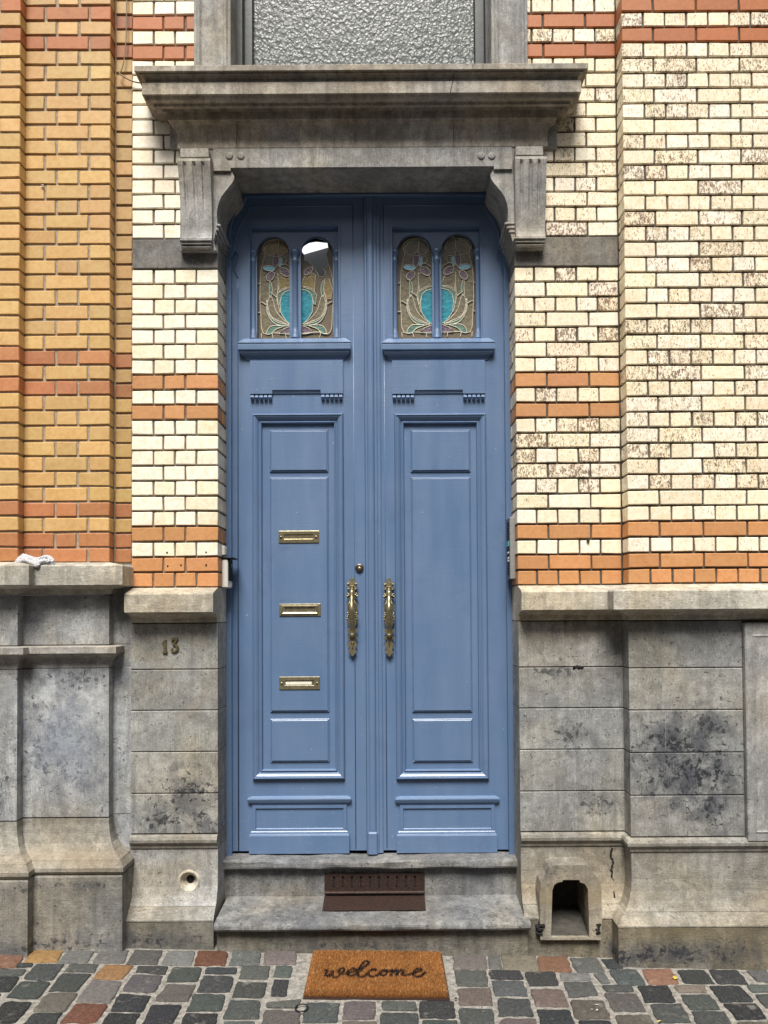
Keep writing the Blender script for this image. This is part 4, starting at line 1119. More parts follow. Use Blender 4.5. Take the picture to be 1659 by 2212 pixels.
# letter slots
def letter(y0, y1, x0, x1, kind):
    mb = MB(); a_, b_2 = X(x0, (y0 + y1) / 2, YD - .008), X(x1, (y0 + y1) / 2, YD - .008); z1_, z0_ = Z(y0, YD - .008, 645), Z(y1, YD - .008, 645)
    ix0, ix1 = a_ + (b_2 - a_) * .135, b_2 - (b_2 - a_) * .145; iz0, iz1 = z0_ + (z1_ - z0_) * .33, z1_ - (z1_ - z0_) * .3
    yb = YD - .0025
    poly_extrude(mb, [(a_, z0_), (a_, z1_), (b_2, z1_), (b_2, z0_)], [[(ix0, iz0), (ix0, iz1), (ix1, iz1), (ix1, iz0)]], yb - .0045, yb + .002)
    o = mb.build('letter_slot', 'brass' if kind == 0 else 'brass_dull', ldoor)
    md_ = o.modifiers.new('b', 'BEVEL'); md_.width = .0015; md_.segments = 2; md_.limit_method = 'ANGLE'
    if kind == 1:
        m2 = MB(); rect_mould(m2, a_ + .010, b_2 - .012, z0_ + .008, z1_ - .006, [(0, 0), (.001, .004), (.005, .005), (.008, .003), (.010, .0015), (.012, .0)], yb - .0045, False); m2.build('raised_rim', 'brass_dull', o)
    m2 = MB(); cbox(m2, ix0 + .001, ix1 - .001, yb - .0008, yb + .003, iz0 + .001, iz1 - .0025, .0008); m2.build('flap', 'brass' if kind != 1 else 'brass_dull', o)
    m2 = MB(); m2.add([(ix0, yb + .0018, iz0), (ix1, yb + .0018, iz0), (ix1, yb + .0018, iz1), (ix0, yb + .0018, iz1)], [(0, 1, 2, 3)]); m2.build('slot_gap', 'hole', o)
    if kind != 1:
        for xx in (a_ + (b_2 - a_) * .06, b_2 - (b_2 - a_) * .07):
            m2 = MB(); lathe(m2, (xx, yb - .0045, (z0_ + z1_) / 2), [(0, -.006), (.003, -.0055), (.0055, -.003), (.0062, 0)], seg=16); m2.build('screw', 'brass', o)
    if kind == 2:
        m2 = MB(); cbox(m2, ix0 + .004, ix1 - .012, yb - .0016, yb - .0009, iz0 + .003, iz1 - .006, .0003); m2.build('paper_label', 'paper', o)
letter(1146.6, 1172.6, 601.8, 689, 0); letter(1304.4, 1331, 603.2, 692.8, 1); letter(1462, 1489.5, 603.2, 691, 2)
# lock cylinder
mb = MB(); q = P(776.2, 1226.5, YD - .01)
lathe(mb, (q.x, YD, q.z), [(0, -.010), (.0165, -.0105), (.0190, -.0095), (.0205, -.005), (.0215, 0)], seg=32)
lk = mb.build('lock', 'steel_dark', ldoor)
mb = MB(); lathe(mb, (q.x + .001, YD, q.z - .003), [(0, -.0145), (.0075, -.0145), (.008, -.0125)], seg=24); mb.build('lock_barrel', 'brass', lk)
mb = MB(); cbox(mb, q.x - .0003, q.x + .0023, YD - .0152, YD - .014, q.z - .008, q.z + .0008, .0004); mb.build('keyhole', 'hole', lk)
# handles
HW = [(545, 3), (560, 26), (580, 38), (600, 38), (613, 30), (618, 62), (630, 80), (655, 80), (668, 62), (680, 78), (690, 74), (700, 56), (706, 66), (722, 70), (734, 40), (760, 40), (782, 56), (800, 62), (815, 82), (840, 82), (855, 72), (850, 55), (872, 46), (900, 46), (940, 70), (975, 82), (990, 82), (998, 68), (1020, 72), (1060, 66), (1110, 68), (1150, 78), (1180, 80), (1200, 72), (1250, 55), (1295, 34), (1318, 62), (1330, 82), (1350, 78), (1365, 60), (1400, 42), (1425, 62), (1440, 82), (1458, 78), (1452, 56), (1472, 32), (1500, 40), (1520, 62), (1560, 66), (1600, 50), (1635, 38), (1645, 62), (1660, 62), (1672, 42), (1688, 28), (1705, 20), (1722, 1)]
def handle(root, xc0, ytop, key):
    sc = .1444 * (3.8 / 1661)        # metres per measured unit
    q = P(xc0, ytop, YD); x0 = q.x; z_ = lambda v_: q.z - (v_ - 545) * sc
    mb = MB()
    right = [(x0 + w_ * sc, z_(v_)) for v_, w_ in HW]; left = [(x0 - w_ * sc, z_(v_)) for v_, w_ in HW][::-1]
    poly_extrude(mb, right + left, [], YD - .022, YD - .017)
    mb2_ = mb
    o = mb.build('door_handle', 'brass_dull', root)
    md_ = o.modifiers.new('b', 'BEVEL'); md_.width = .0012; md_.segments = 2; md_.limit_method = 'ANGLE'
    yb = YD - .022
    gm_ = MB()
    path = [(700, .006, 24), (720, .014, 22), (750, .024, 24), (765, .030, 34), (790, .034, 30), (815, .037, 26), (840, .040, 24), (880, .046, 26), (930, .050, 30), (980, .054, 38), (1030, .056, 42), (1070, .054, 40), (1110, .050, 36), (1140, .046, 40), (1155, .044, 32), (1190, .042, 32), (1240, .032, 28), (1300, .020, 27), (1350, .012, 30), (1372, .009, 42), (1384, .008, 38), (1394, .008, 44), (1410, .006, 38), (1425, .001, 24)]
    pp = smooth_pts([(v_, o_, r_) for v_, o_, r_ in path], 3)
    tube(gm_, [(x0, yb - p_[1], z_(p_[0])) for p_ in pp], [p_[2] * sc for p_ in pp], 14)
    def ball(dx_, v_, r_, oy):
        lathe(gm_, (x0 + dx_ * sc, yb - oy, z_(v_)), [(r_ * sc * math.sin(math.pi * k / 8), -r_ * sc * math.cos(math.pi * k / 8)) for k in range(9)], seg=12)
    for s_ in (-1, 1):
        for (d_, v_, r_) in ((62, 790, 16), (72, 825, 18), (48, 810, 16), (66, 1075, 15), (58, 1105, 14), (70, 1130, 14), (72, 1165, 12), (50, 640, 12), (64, 645, 14), (55, 718, 12)): ball(s_ * d_, v_, r_, .002)
        tube(gm_, [(x0 + s_ * 26 * sc, yb - .0, z_(880)), (x0 + s_ * 60 * sc, yb - .001, z_(960)), (x0 + s_ * 52 * sc, yb - .001, z_(1040))], .0018, 6)
    cbox(gm_, x0 - 27 * sc, x0 + 27 * sc, yb - .016, yb, z_(690), z_(672), .002)
    gm_.build('grip', 'brass', o)
    if key:
        k_ = MB(); lathe(k_, (x0 + 4 * sc, yb, z_(1535)), [(0, -.001), (10 * sc, -.001), (10 * sc, .001)], seg=14); cbox(k_, x0, x0 + 9 * sc, yb - .001, yb + .001, z_(1580), z_(1538), .0003)
        k_.build('keyhole', 'hole', o)
    else:
        k_ = MB(); tube(k_, [(x0 - 20 * sc, yb - .002, z_(1520)), (x0 + 2 * sc, yb - .005, z_(1512)), (x0 + 24 * sc, yb - .003, z_(1522))], 7 * sc, 8); cbox(k_, x0 - 6 * sc, x0 + 16 * sc, yb - .006, yb, z_(1600), z_(1518), .0025)
        k_.build('keyhole_cover', 'brass', o)
    # wooden pad the plate is screwed to
    p_ = MB(); cbox(p_, x0 - 40 * sc, x0 + 40 * sc, YD - .018, YD, z_(1560), z_(640), .003); p_.build('mounting_block', 'paint', o)
handle(ldoor, 761, 1247.5, False); handle(rdoor, 840, 1248.5, True)
# ================================================================== THINGS
# house number 13
hn = empty('house_number', P(368, 1410, -.01), label='brass house number 13 screwed to the grey stone block left of the door', category='sign')
def num_outline(pts, name):
    mb = MB(); yn = -.011
    pp = [XZ((1.843 * 0 + x / 1.843) * .59892, (1850 + y / 1.843) * .59892, yn) for x, y in pts]
    poly_extrude(mb, pp, [], yn - .006, yn + .003)
    o = mb.build(name, 'brass_old', hn); return o
o1 = num_outline([(1080, 862), (1094, 848), (1106, 842), (1108, 918), (1114, 922), (1114, 932), (1082, 932), (1082, 922), (1089, 918), (1088, 868), (1080, 870)], 'digit')
three = [(1137, 848), (1143, 836), (1160, 829), (1186, 830), (1187, 838), (1163, 868), (1180, 876), (1189, 890), (1186, 912), (1170, 925), (1150, 926), (1138, 916), (1136, 903), (1146, 898), (1152, 903), (1150, 914), (1160, 917), (1170, 908), (1173, 894), (1166, 882), (1150, 882), (1147, 876), (1164, 845), (1150, 845), (1146, 856)]
o3 = num_outline(three, 'digit')
for o_, pts in ((o1, [(1099, 853), (1098, 925)]), (o3, [(1150, 838), (1163, 873), (1145, 910)])):
    for (x, y) in pts:
        c_ = P(x / 1.843 * .59892, (1850 + y / 1.843) * .59892, -.016); mb = MB(); lathe(mb, (c_.x, -.015, c_.z), [(0, -.0015), (.0025, -.001), (.003, 0.)], seg=10); mb.build('screw', 'hole', o_)
# video doorbell on the left reveal
x0 = XLV
db = empty('video_doorbell', (x0, .1, Z(1240, .1, 485)), label='white video doorbell with black face and hood on the left jamb of the doorway', category='doorbell')
zt6, zb6 = Z(1208, .09, 485), Z(1270.5, .09, 485)
mb = MB(); cbox(mb, x0 + .0, x0 + .030, .075, .165, zb6, zt6, .006); mb.build('housing', 'white', db)
mb = MB(); cbox(mb, x0 + .028, x0 + .036, .079, .162, zb6 + .036, zt6 - .001, .004); fp = mb.build('face_panel', 'black', db)
mb = MB(); tube(mb, [(x0 + .0365, .12, zt6 - .03), (x0 + .039, .12, zt6 - .03)], .011, 16); mb.build('lens', 'steel_dark', fp)
mb = MB(); cbox(mb, x0 + .03, x0 + .036, .1, .15, zb6 + .004, zb6 + .030, .003); mb.build('call_button', 'white', db)
mb = MB(); cbox(mb, x0 - .001, x0 + .058, .07, .17, zt6 + .002, zt6 + .008, .002); mb.build('rain_hood', 'black', db)
mb = MB(); cbox(mb, x0 + .0, x0 + .014, .075, .135, Z(1200, .1, 485), Z(1180, .1, 485), .003)
bb = mb.build('bell_push_box', 'white', None, label='small white box on the jamb just above the black doorbell hood', category='bell box')
cbx = MB(); cbox(cbx, x0 + .014, x0 + .0155, .085, .125, Z(1198, .1, 485), Z(1183, .1, 485), .0005); cbx.build('name_card', 'paper', bb)
# intercom on the right reveal
x0 = XRV
ic_ = empty('intercom_panel', (x0, .1, Z(1180, .1, 1105)), label='tall grey metal intercom panel with two stacks of buttons on the right jamb', category='intercom')
zt7, zb7 = Z(1117.5, .07, 1105), Z(1250.5, .07, 1105)
mb = MB(); cbox(mb, x0 - .026, x0, .06, .165, zb7, zt7, .002); mb.build('housing', 'alu', ic_)
M['alu_dark'] = simple('dark_anodised_face', (.12, .125, .14), None, .4, .5, bs=0)
mb = MB(); cbox(mb, x0 - .028, x0 - .025, .066, .160, zb7 + .002, zt7 - .002, .001); fc_ = mb.build('face_plate', 'alu_dark', ic_)
nb = 20
for i in range(nb):
    zc_ = zt7 - .026 - (zt7 - zb7 - .05) * i / (nb - 1)
    if i in (7, 8): continue
    mb = MB(); cbox(mb, x0 - .0315, x0 - .0278, .078, .12, zc_ - .0042, zc_ + .0042, .001); mb.build('button', 'white' if i in (11, 13, 14) else 'black', fc_)
mb = MB(); cbox(mb, x0 - .031, x0 - .0278, .072, .15, Z(1180, .07, 1105), Z(1168, .07, 1105), .001); mb.build('sticker', 'teal', ic_)
# rope on the left ledge
rp = MB()
def rope(pts, r, tw=60):
    pts = smooth_pts([Vector(p) for p in pts], 10)
    L = 0
    for s_ in range(3):
        out = []; L = 0
        for i, p_ in enumerate(pts):
            if i: L += (p_ - pts[i - 1]).length
            d = (pts[min(i + 1, len(pts) - 1)] - pts[max(i - 1, 0)]).normalized(); a_ = d.cross(Vector((0, 1, .1))); a_.normalize(); b_3 = d.cross(a_)
            t_ = L * 2 * math.pi * tw / 2 + s_ * 2.094
            out.append(p_ + (a_ * math.cos(t_) + b_3 * math.sin(t_)) * r * .55 + Vector((U(-1, 1), U(-1, 1), U(-1, 1))) * r * .10)
        tube(rp, out, r * .62, 7)
ry = YP - .07
def RP(x, y, dy=0): return P((x / 3.318) * .59892, (1980 + y / 3.318) * .59892, ry + dy)
rope([RP(200, 180), RP(215, 150), RP(250, 110, .02), RP(285, 85, .02), RP(330, 100, .01), RP(390, 120), RP(430, 130), RP(480, 125), RP(530, 105), RP(590, 110, .01), RP(625, 145), RP(610, 180), RP(540, 185), RP(470, 180), RP(400, 185), RP(330, 178), RP(255, 175)], .0105)
rope([RP(180, 188), RP(230, 160, -.01), RP(290, 135, -.015), RP(350, 150, -.015), RP(420, 175, -.02), RP(445, 205, -.03), RP(470, 165, -.02), RP(540, 145, -.01), RP(600, 150, -.01)], .0105)
rope([RP(265, 100, .01), RP(300, 125, .0), RP(370, 110), RP(430, 145, -.01), RP(500, 150)], .009)
rp.build('rope', 'rope', None, label='bundle of bleached white rope lying on the left stone ledge', category='rope')
# cable at the upper left
mb = MB()
cpts = [(762, -400), (758, -60), (757, 100), (754, 230), (745, 340), (728, 415), (712, 440)]
tube(mb, smooth_pts([P(x / 1.659 * .59892, y / 1.659 * .59892, -.012) for x, y in cpts], 5), .0028, 8)
c2 = [(712, 440), (735, 455), (770, 476), (805, 490), (850, 497), (900, 500)]
tube(mb, smooth_pts([P(x / 1.659 * .59892, y / 1.659 * .59892, -.016 - .0 * i) for i, (x, y) in enumerate(c2)], 5), .0034, 8)
mb.build('cable', 'cable', None, label='thin loose cable hanging beside the white bricks and under the left cornice end', category='cable')
# wall plug ring in the yellow bricks
mb = MB(); q = P(91.7, 402, YP - .003)
ringp = [Vector((q.x + .0055 * math.cos(t_ * .628), YP - .004, q.z + .0055 * math.sin(t_ * .628))) for t_ in range(10)]
tube(mb, ringp, .0018, 6, closed=True)
mb.build('wall_anchor', 'alu', None, label='tiny metal anchor ring set in the yellow brick wall', category='anchor')
# bolt in the orange bricks, right
mb = MB(); q = P(1270, 1168, 0); lathe(mb, (q.x, -.002, q.z), [(0, -.008), (.005, -.008), (.007, -.004), (.0075, 0)], seg=12)
mb.build('wall_bolt', 'rust', None, label='rusty bolt head between orange and white bricks right of the door', category='bolt')
# screw holes in the bricks left of the doorway
for x, y in ((1110, 263), (1370, 261), (1115, 353), (1203, 347), (1370, 346)):
    q = P(x / 1.843 * .59892, (1850 + y / 1.843) * .59892, 0); mb = MB(); lathe(mb, (q.x, 0, q.z), [(0, -.0025), (.0035, -.0025), (.0045, 0)], seg=10); mb.build('drill_hole', 'hole', hm)
# ------------------------------------------------------------ pavement
COLS = {'d': (.035, .040, .048), 'D': (.022, .026, .034), 'g': (.085, .10, .095), 'G': (.055, .066, .064), 'm': (.115, .112, .110), 'l': (.165, .18, .17), 'p': (.125, .10, .095), 'P': (.17, .145, .135),
        'b': (.115, .095, .075), 'o': (.26, .125, .07), 'y': (.34, .185, .06), 'r': (.17, .062, .032), 'k': (.20, .135, .11), 'K': (.27, .20, .145), 't': (.2, .17, .13), 'e': (.055, .075, .082)}
stones = []
def cs(x0, sc, items):
    for c, q in items:
        pts = [((x0 + q[i] / sc) * .59892, (3390 + q[i + 1] / sc) * .59892) for i in range(0, 8, 2)]
        stones.append((c, [G(*p_, .004) for p_ in pts]))
cs(0, 2.37, [('o', (-20, 105, 205, 110, 150, 225, -60, 235)), ('y', (300, 75, 540, 80, 480, 185, 205, 188)), ('l', (590, 85, 810, 85, 740, 185, 500, 190)), ('P', (860, 90, 1100, 90, 1050, 190, 800, 190)), ('m', (1150, 88, 1385, 95, 1335, 205, 1085, 200)),
 ('d', (140, 205, 285, 200, 265, 228, 125, 228)), ('g', (-60, 248, 215, 250, 175, 300, -90, 305)), ('G', (310, 208, 545, 210, 450, 335, 200, 335)), ('g', (600, 205, 840, 208, 800, 272, 555, 265)), ('y', (900, 212, 1140, 220, 1030, 335, 800, 325)), ('d', (1185, 225, 1440, 228, 1405, 288, 1165, 270)),
 ('D', (-80, 318, 165, 318, 80, 440, -150, 440)), ('G', (185, 358, 430, 360, 320, 495, 55, 490)), ('G', (530, 288, 780, 292, 650, 430, 425, 430)), ('P', (790, 345, 1040, 355, 940, 530, 665, 515)), ('m', (1130, 295, 1385, 310, 1325, 440, 1060, 430)),
 ('b', (410, 452, 665, 455, 550, 605, 290, 600)), ('D', (1020, 462, 1285, 480, 1205, 610, 950, 600)), ('D', (40, 532, 270, 535, 130, 700, -100, 700)), ('d', (300, 628, 525, 625, 430, 770, 140, 770)), ('r', (650, 545, 915, 548, 810, 700, 525, 695)), ('D', (930, 628, 1190, 635, 1110, 775, 840, 775)), ('D', (1300, 558, 1550, 560, 1470, 715, 1225, 710)), ('d', (-170, 470, 10, 468, -60, 520, -240, 520)), ('b', (470, 725, 800, 728, 720, 860, 380, 860)), ('G', (-200, 720, 110, 722, 30, 860, -280, 860))])
cs(600, 2.37, [('l', (15, 95, 245, 98, 205, 215, -30, 205)), ('r', (275, 95, 525, 100, 495, 210, 240, 212)), ('l', (580, 95, 805, 95, 790, 212, 540, 210)), ('P', (850, 95, 1110, 95, 1100, 205, 835, 200)),
 ('G', (60, 235, 300, 238, 260, 350, 5, 350)), ('d', (350, 238, 600, 240, 585, 285, 335, 282)), ('g', (655, 225, 885, 225, 860, 330, 625, 325)), ('g', (940, 220, 1075, 225, 1060, 315, 915, 310)),
 ('p', (10, 380, 245, 388, 185, 515, -95, 515)), ('d', (320, 308, 570, 312, 540, 438, 265, 438)), ('G', (610, 362, 855, 368, 820, 488, 565, 485)), ('d', (920, 340, 1045, 345, 1020, 475, 895, 470)),
 ('G', (240, 465, 498, 470, 465, 600, 180, 600)), ('G', (550, 518, 805, 520, 775, 665, 495, 665)), ('g', (860, 540, 1150, 510, 1110, 575, 860, 572)), ('D', (165, 630, 440, 632, 400, 760, 115, 760)), ('p', (850, 600, 1140, 610, 1125, 760, 810, 760)), ('e', (1205, 540, 1475, 545, 1450, 700, 1165, 695)), ('p', (1525, 530, 1790, 530, 1780, 670, 1510, 670)),
 ('g', (500, 700, 750, 700, 720, 830, 450, 830)), ('G', (1180, 730, 1460, 730, 1440, 860, 1150, 860)), ('k', (1510, 700, 1790, 700, 1785, 830, 1500, 830))])
cs(750 - 0, 1.3825, [(c, tuple(v if i % 2 == 0 else v - (3390 - 2800) * 1.3825 for i, v in enumerate(q))) for c, q in [('g', (870, 1122, 1035, 1125, 1040, 1165, 875, 1162)), ('G', (870, 1180, 1045, 1183, 1048, 1260, 865, 1260))]])
cs(1500, 2.37, [('P', (330, 130, 590, 125, 605, 245, 325, 240)), ('m', (620, 130, 715, 135, 740, 245, 625, 240)), ('K', (735, 140, 1020, 140, 1050, 258, 760, 255)), ('o', (1045, 145, 1290, 140, 1325, 268, 1060, 265)), ('m', (1320, 155, 1550, 155, 1605, 270, 1380, 268)),
 ('m', (335, 260, 595, 262, 612, 390, 355, 388)), ('d', (632, 258, 890, 265, 910, 335, 640, 325)), ('d', (935, 275, 1185, 275, 1215, 385, 975, 388)), ('l', (1230, 285, 1480, 285, 1490, 345, 1245, 340)), ('g', (655, 350, 915, 355, 945, 470, 680, 472)), ('g', (1270, 358, 1500, 362, 1560, 465, 1310, 485)),
 ('k', (360, 420, 630, 415, 655, 555, 375, 550)), ('k', (985, 425, 1245, 420, 1300, 565, 1030, 560)), ('d', (35, 520, 320, 530, 330, 665, 40, 660)), ('G', (375, 590, 650, 592, 670, 720, 385, 715)), ('G', (705, 500, 960, 508, 1000, 645, 715, 640)), ('D', (1040, 600, 1310, 600, 1360, 740, 1080, 740)), ('b', (1325, 515, 1600, 520, 1660, 670, 1375, 670)),
 ('p', (725, 675, 1020, 678, 1040, 800, 735, 800)), ('G', (60, 688, 345, 690, 360, 820, 50, 820)), ('D', (1400, 690, 1660, 692, 1730, 820, 1440, 820))])
cs(2100, 2.476, [('d', (175, 175, 330, 175, 365, 250, 235, 250)), ('e', (240, 265, 480, 265, 570, 395, 320, 390)), ('o', (540, 265, 790, 262, 865, 385, 600, 390)), ('d', (860, 275, 1090, 270, 1175, 385, 920, 385)), ('d', (1135, 270, 1380, 270, 1475, 385, 1215, 385)), ('m', (1470, 275, 1640, 270, 1720, 380, 1560, 360)),
 ('l', (100, 300, 200, 300, 248, 380, 170, 380)), ('g', (185, 405, 430, 408, 462, 460, 220, 458)), ('D', (500, 415, 760, 412, 835, 550, 570, 550)), ('t', (820, 405, 1090, 410, 1110, 465, 860, 462)), ('D', (1145, 415, 1400, 408, 1525, 545, 1240, 545)), ('g', (1475, 405, 1680, 405, 1740, 460, 1520, 460)),
 ('p', (205, 480, 480, 488, 570, 630, 285, 628)), ('G', (880, 492, 1140, 492, 1230, 615, 965, 615)), ('g', (1550, 490, 1760, 485, 1850, 600, 1640, 600)), ('G', (610, 578, 880, 575, 970, 730, 690, 730)), ('D', (1270, 572, 1550, 570, 1645, 698, 1385, 700)), ('b', (310, 675, 600, 672, 660, 820, 350, 820)), ('G', (980, 638, 1270, 640, 1350, 790, 1060, 790)), ('b', (1390, 735, 1680, 735, 1760, 850, 1460, 850))])
pv = MB()
def cobble(quad, col):
    # quad: four world corners; outline roughened, top slightly domed
    pts = []
    for i in range(4):
        a_, b_3 = Vector(quad[i]), Vector(quad[(i + 1) % 4])
        for k in range(7): pts.append(a_.lerp(b_3, k / 7))
    c_ = sum(pts, Vector()) / len(pts)
    sd_ = U(0, 100); out = []
    for i, p_ in enumerate(pts):
        d = (p_ - c_); corner = (i % 7 == 0)
        s_ = (1.03 if corner else 1.06) + noise.noise(Vector((p_.x * 28 + sd_, p_.y * 28, 0))) * .10 + noise.noise(Vector((p_.x * 90, p_.y * 90, sd_))) * .06
        out.append(c_ + Vector((d.x * s_, d.y * s_, 0)))
    n = len(out); V = []; 
    for sc_, dz in ((1.02, -.012), (1.0, -.001), (.965, .0035), (.90, .0050), (.45, .0055)):
        for p_ in out:
            q = c_ + (p_ - c_) * sc_; V.append((q.x, q.y, gz(q.x) + dz + .002 + noise.noise(Vector((q.x * 30, q.y * 30, 3))) * .0025))
    V.append((c_.x, c_.y, gz(c_.x) + .008)); F = []
    for r_ in range(4):
        for i in range(n): F.append((r_ * n + i, r_ * n + (i + 1) % n, (r_ + 1) * n + (i + 1) % n, (r_ + 1) * n + i))
    for i in range(n): F.append((4 * n + i, 4 * n + (i + 1) % n, 5 * n))
    pv.add(V, F, (*col, 0), 0, True)
def dull(c, k=.35):
    g_ = sum(c) / 3; return tuple(v * (1 - k) + g_ * k for v in c)
for c, q in stones: cobble(q, cj([v * .92 for v in dull(COLS[c], .1 if c in 'oyr' else .4)], .2))
occ = [(min(p_.x for p_ in q), max(p_.x for p_ in q), min(p_.y for p_ in q), max(p_.y for p_ in q)) for _, q in stones]
def fill(x0, x1, y0, y1):
    y = y1
    while y > y0:
        h_ = U(.10, .13); x = x0 + U(-.08, 0)
        while x < x1:
            w_ = U(.10, .15); 
            r_ = (x, x + w_ - .02, y - h_ + .02, y)
            if not any(r_[0] < o_[1] + .008 and r_[1] > o_[0] - .008 and r_[2] < o_[3] + .008 and r_[3] > o_[2] - .008 for o_ in occ) and not (MATR and r_[0] < MATR[1] and r_[1] > MATR[0] and r_[3] > MATR[2]):
                k_ = random.choice('dDgGGmlpbPdGgekr')
                cobble([(r_[0], r_[3], 0), (r_[1], r_[3], 0), (r_[1], r_[2], 0), (r_[0], r_[2], 0)], cj(COLS[k_], .15)); occ.append(r_)
            x += w_
        y -= h_
MATR = (X(650, 2050, -.15), X(975, 2050, -.15), -.66)
ymin = min(o_[2] for o_ in occ)
fill(-3.2, 3.2, -3.0, ymin + .10)
fill(-3.2, -1.45, -.9, -.25); fill(1.45, 3.0, -.9, -.32)
pv.build('pavement', 'cobble', None, kind='structure')
# joint mortar: fine sheet near the door, rough edge
gd = MB()
nx, ny = 150, 50; gx0_, gx1_, gy0_, gy1_ = -2.2, 2.2, -1.1, .05
V = []
for j in range(ny + 1):
    for i in range(nx + 1):
        x = gx0_ + (gx1_ - gx0_) * i / nx; y = gy0_ + (gy1_ - gy0_) * j / ny
        V.append((x, y, gz(x) - .001 + noise.noise(Vector((x * 16, y * 16, 1))) * .003 + noise.noise(Vector((x * 50, y * 50, 7))) * .0015))
F = [(j * (nx + 1) + i, j * (nx + 1) + i + 1, (j + 1) * (nx + 1) + i + 1, (j + 1) * (nx + 1) + i) for j in range(ny) for i in range(nx)]
gd.add(V, F, (1, 1, 1, 0), 0, True)
for (a0, a1, b0, b1) in ((-60, gx0_, -60, 2), (gx1_, 60, -60, 2), (gx0_, gx1_, -60, gy0_), (gx0_, gx1_, gy1_, 2)):
    gd.add([(a0, b0, gz(a0)), (a1, b0, gz(a1)), (a1, b1, gz(a1)), (a0, b1, gz(a0))], [(0, 1, 2, 3)])
gd.build('ground', 'sand', None, kind='structure')
# unseen road, dark to cut ground bounce; unseen house added to block low sky
M['asphalt'] = simple('asphalt_road', (.055, .055, .058), (.035, .035, .037), .9, sc=90, bs=.6)
mb = MB(); xr = [-60, 60]
mb.add([(-60, -9, gz(-60) + .006), (60, -9, gz(60) + .006), (60, -3.05, gz(60) + .006), (-60, -3.05, gz(-60) + .006)], [(0, 1, 2, 3)])
mb.build('road', 'asphalt', None, kind='structure')
M['added_facade'] = simple('added_house_facade', (.10, .08, .065), (.07, .055, .045), .85, sc=6, bs=.3)
added_house = empty('brick_house', (0, -11, 0), label='unseen plain brown house added across the street to block the low sky', category='house')
mb = MB(); cbox(mb, -14, 14, -19, -11, -.6, 8.2, .02); mb.build('wall', 'added_facade', added_house)
for fx in range(-5, 6):
    for fz in (1.2, 4.2):
        mb = MB(); cbox(mb, fx * 2.4 - .5, fx * 2.4 + .5, -11.05, -10.97, fz, fz + 1.8, .01); wo = mb.build('window', 'wframe', added_house)
mb = MB(); mb.add([(-14.3, -10.7, 8.2), (14.3, -10.7, 8.2), (14.3, -15, 10.2), (-14.3, -15, 10.2), (-14.3, -19.3, 8.2), (14.3, -19.3, 8.2)], [(0, 1, 2, 3), (3, 2, 5, 4), (0, 3, 4), (1, 5, 2), (0, 4, 5, 1)]); mb.build('roof', 'asphalt', added_house)
# ------------------------------------------------------------ welcome mat
mz = .022
c4 = [G(679.5, 2050.5, mz), G(949, 2053, mz), G(965.5, 2149, mz), G(658.5, 2146, mz)]
mt_ = empty('doormat', ((c4[0].x + c4[2].x) / 2, (c4[0].y + c4[2].y) / 2, 0), label='rust brown coir doormat with the word welcome in front of the step', category='doormat')
def mp(u, v): # u along width 0..1, v back to front 0..1
    a_ = c4[0].lerp(c4[1], u); b_3 = c4[3].lerp(c4[2], u); return a_.lerp(b_3, v)
mb = MB()
bq = [mp(-.012, .0), mp(1.02, .0), mp(1.02, 1.005), mp(-.012, 1.005)]
mb.add([(q.x, q.y, gz(q.x) + h_) for h_ in (.001, .010) for q in bq], [(0, 1, 2, 3), (4, 5, 6, 7), (0, 1, 5, 4), (1, 2, 6, 5), (2, 3, 7, 6), (3, 0, 4, 7)])
mb.build('rubber_backing', 'mat_base', mt_)
# stroke of the word
W_ = [[(206, 252), (222, 252), (215, 275), (203, 298), (228, 313), (256, 290), (276, 262), (268, 298), (292, 322), (325, 315), (365, 280), (392, 248), (378, 234), (350, 240), (338, 262), (350, 284), (395, 290), (440, 282), (490, 264), (503, 242), (480, 236), (440, 255), (424, 286), (448, 308), (500, 296), (545, 258), (595, 215), (630, 188), (626, 165), (598, 163), (560, 205), (530, 258), (524, 292), (548, 318), (590, 312), (625, 285), (655, 255), (690, 240), (706, 256)],
      [(690, 240), (650, 258), (632, 288), (648, 312), (700, 312), (745, 285), (775, 258), (805, 250), (822, 270), (802, 298), (768, 302), (752, 280), (775, 255), (815, 262), (850, 258), (872, 250), (868, 275), (858, 303)],
      [(860, 303), (895, 258), (922, 250), (920, 275), (912, 303)], [(912, 303), (950, 258), (980, 250), (980, 272), (972, 296), (1000, 304), (1045, 292), (1095, 278), (1140, 266), (1162, 248), (1135, 238), (1095, 258), (1080, 290), (1100, 312), (1140, 314), (1175, 296), (1200, 272)]]
strokes = []
for s_ in W_:
    s2 = [G((1100 + x / 2.765) * .59892, (3400 + y / 2.765) * .59892, mz + .006) for x, y in s_]
    strokes.append(smooth_pts(s2, 5))
cells = {}
for s_ in strokes:
    for p_ in s_: cells.setdefault((int(p_.x / .02), int(p_.y / .02)), []).append((p_.x, p_.y))
def instroke(x, y):
    cx_, cy_ = int(x / .02), int(y / .02)
    for i in (-1, 0, 1):
        for j in (-1, 0, 1):
            for (a_, b_3) in cells.get((cx_ + i, cy_ + j), ()):
                if (x - a_) ** 2 + ((y - b_3) * .8) ** 2 < .0072 ** 2: return True
    return False
fb = MB()
top = [mp(0, 0), mp(1, 0), mp(1, 1), mp(0, 1)]
fb.add([(q.x, q.y, gz(q.x) + h_) for h_ in (.006, .0145) for q in top], [(0, 1, 2, 3), (4, 5, 6, 7), (0, 1, 5, 4), (1, 2, 6, 5), (2, 3, 7, 6), (3, 0, 4, 7)], (.22, .085, .022, 0))
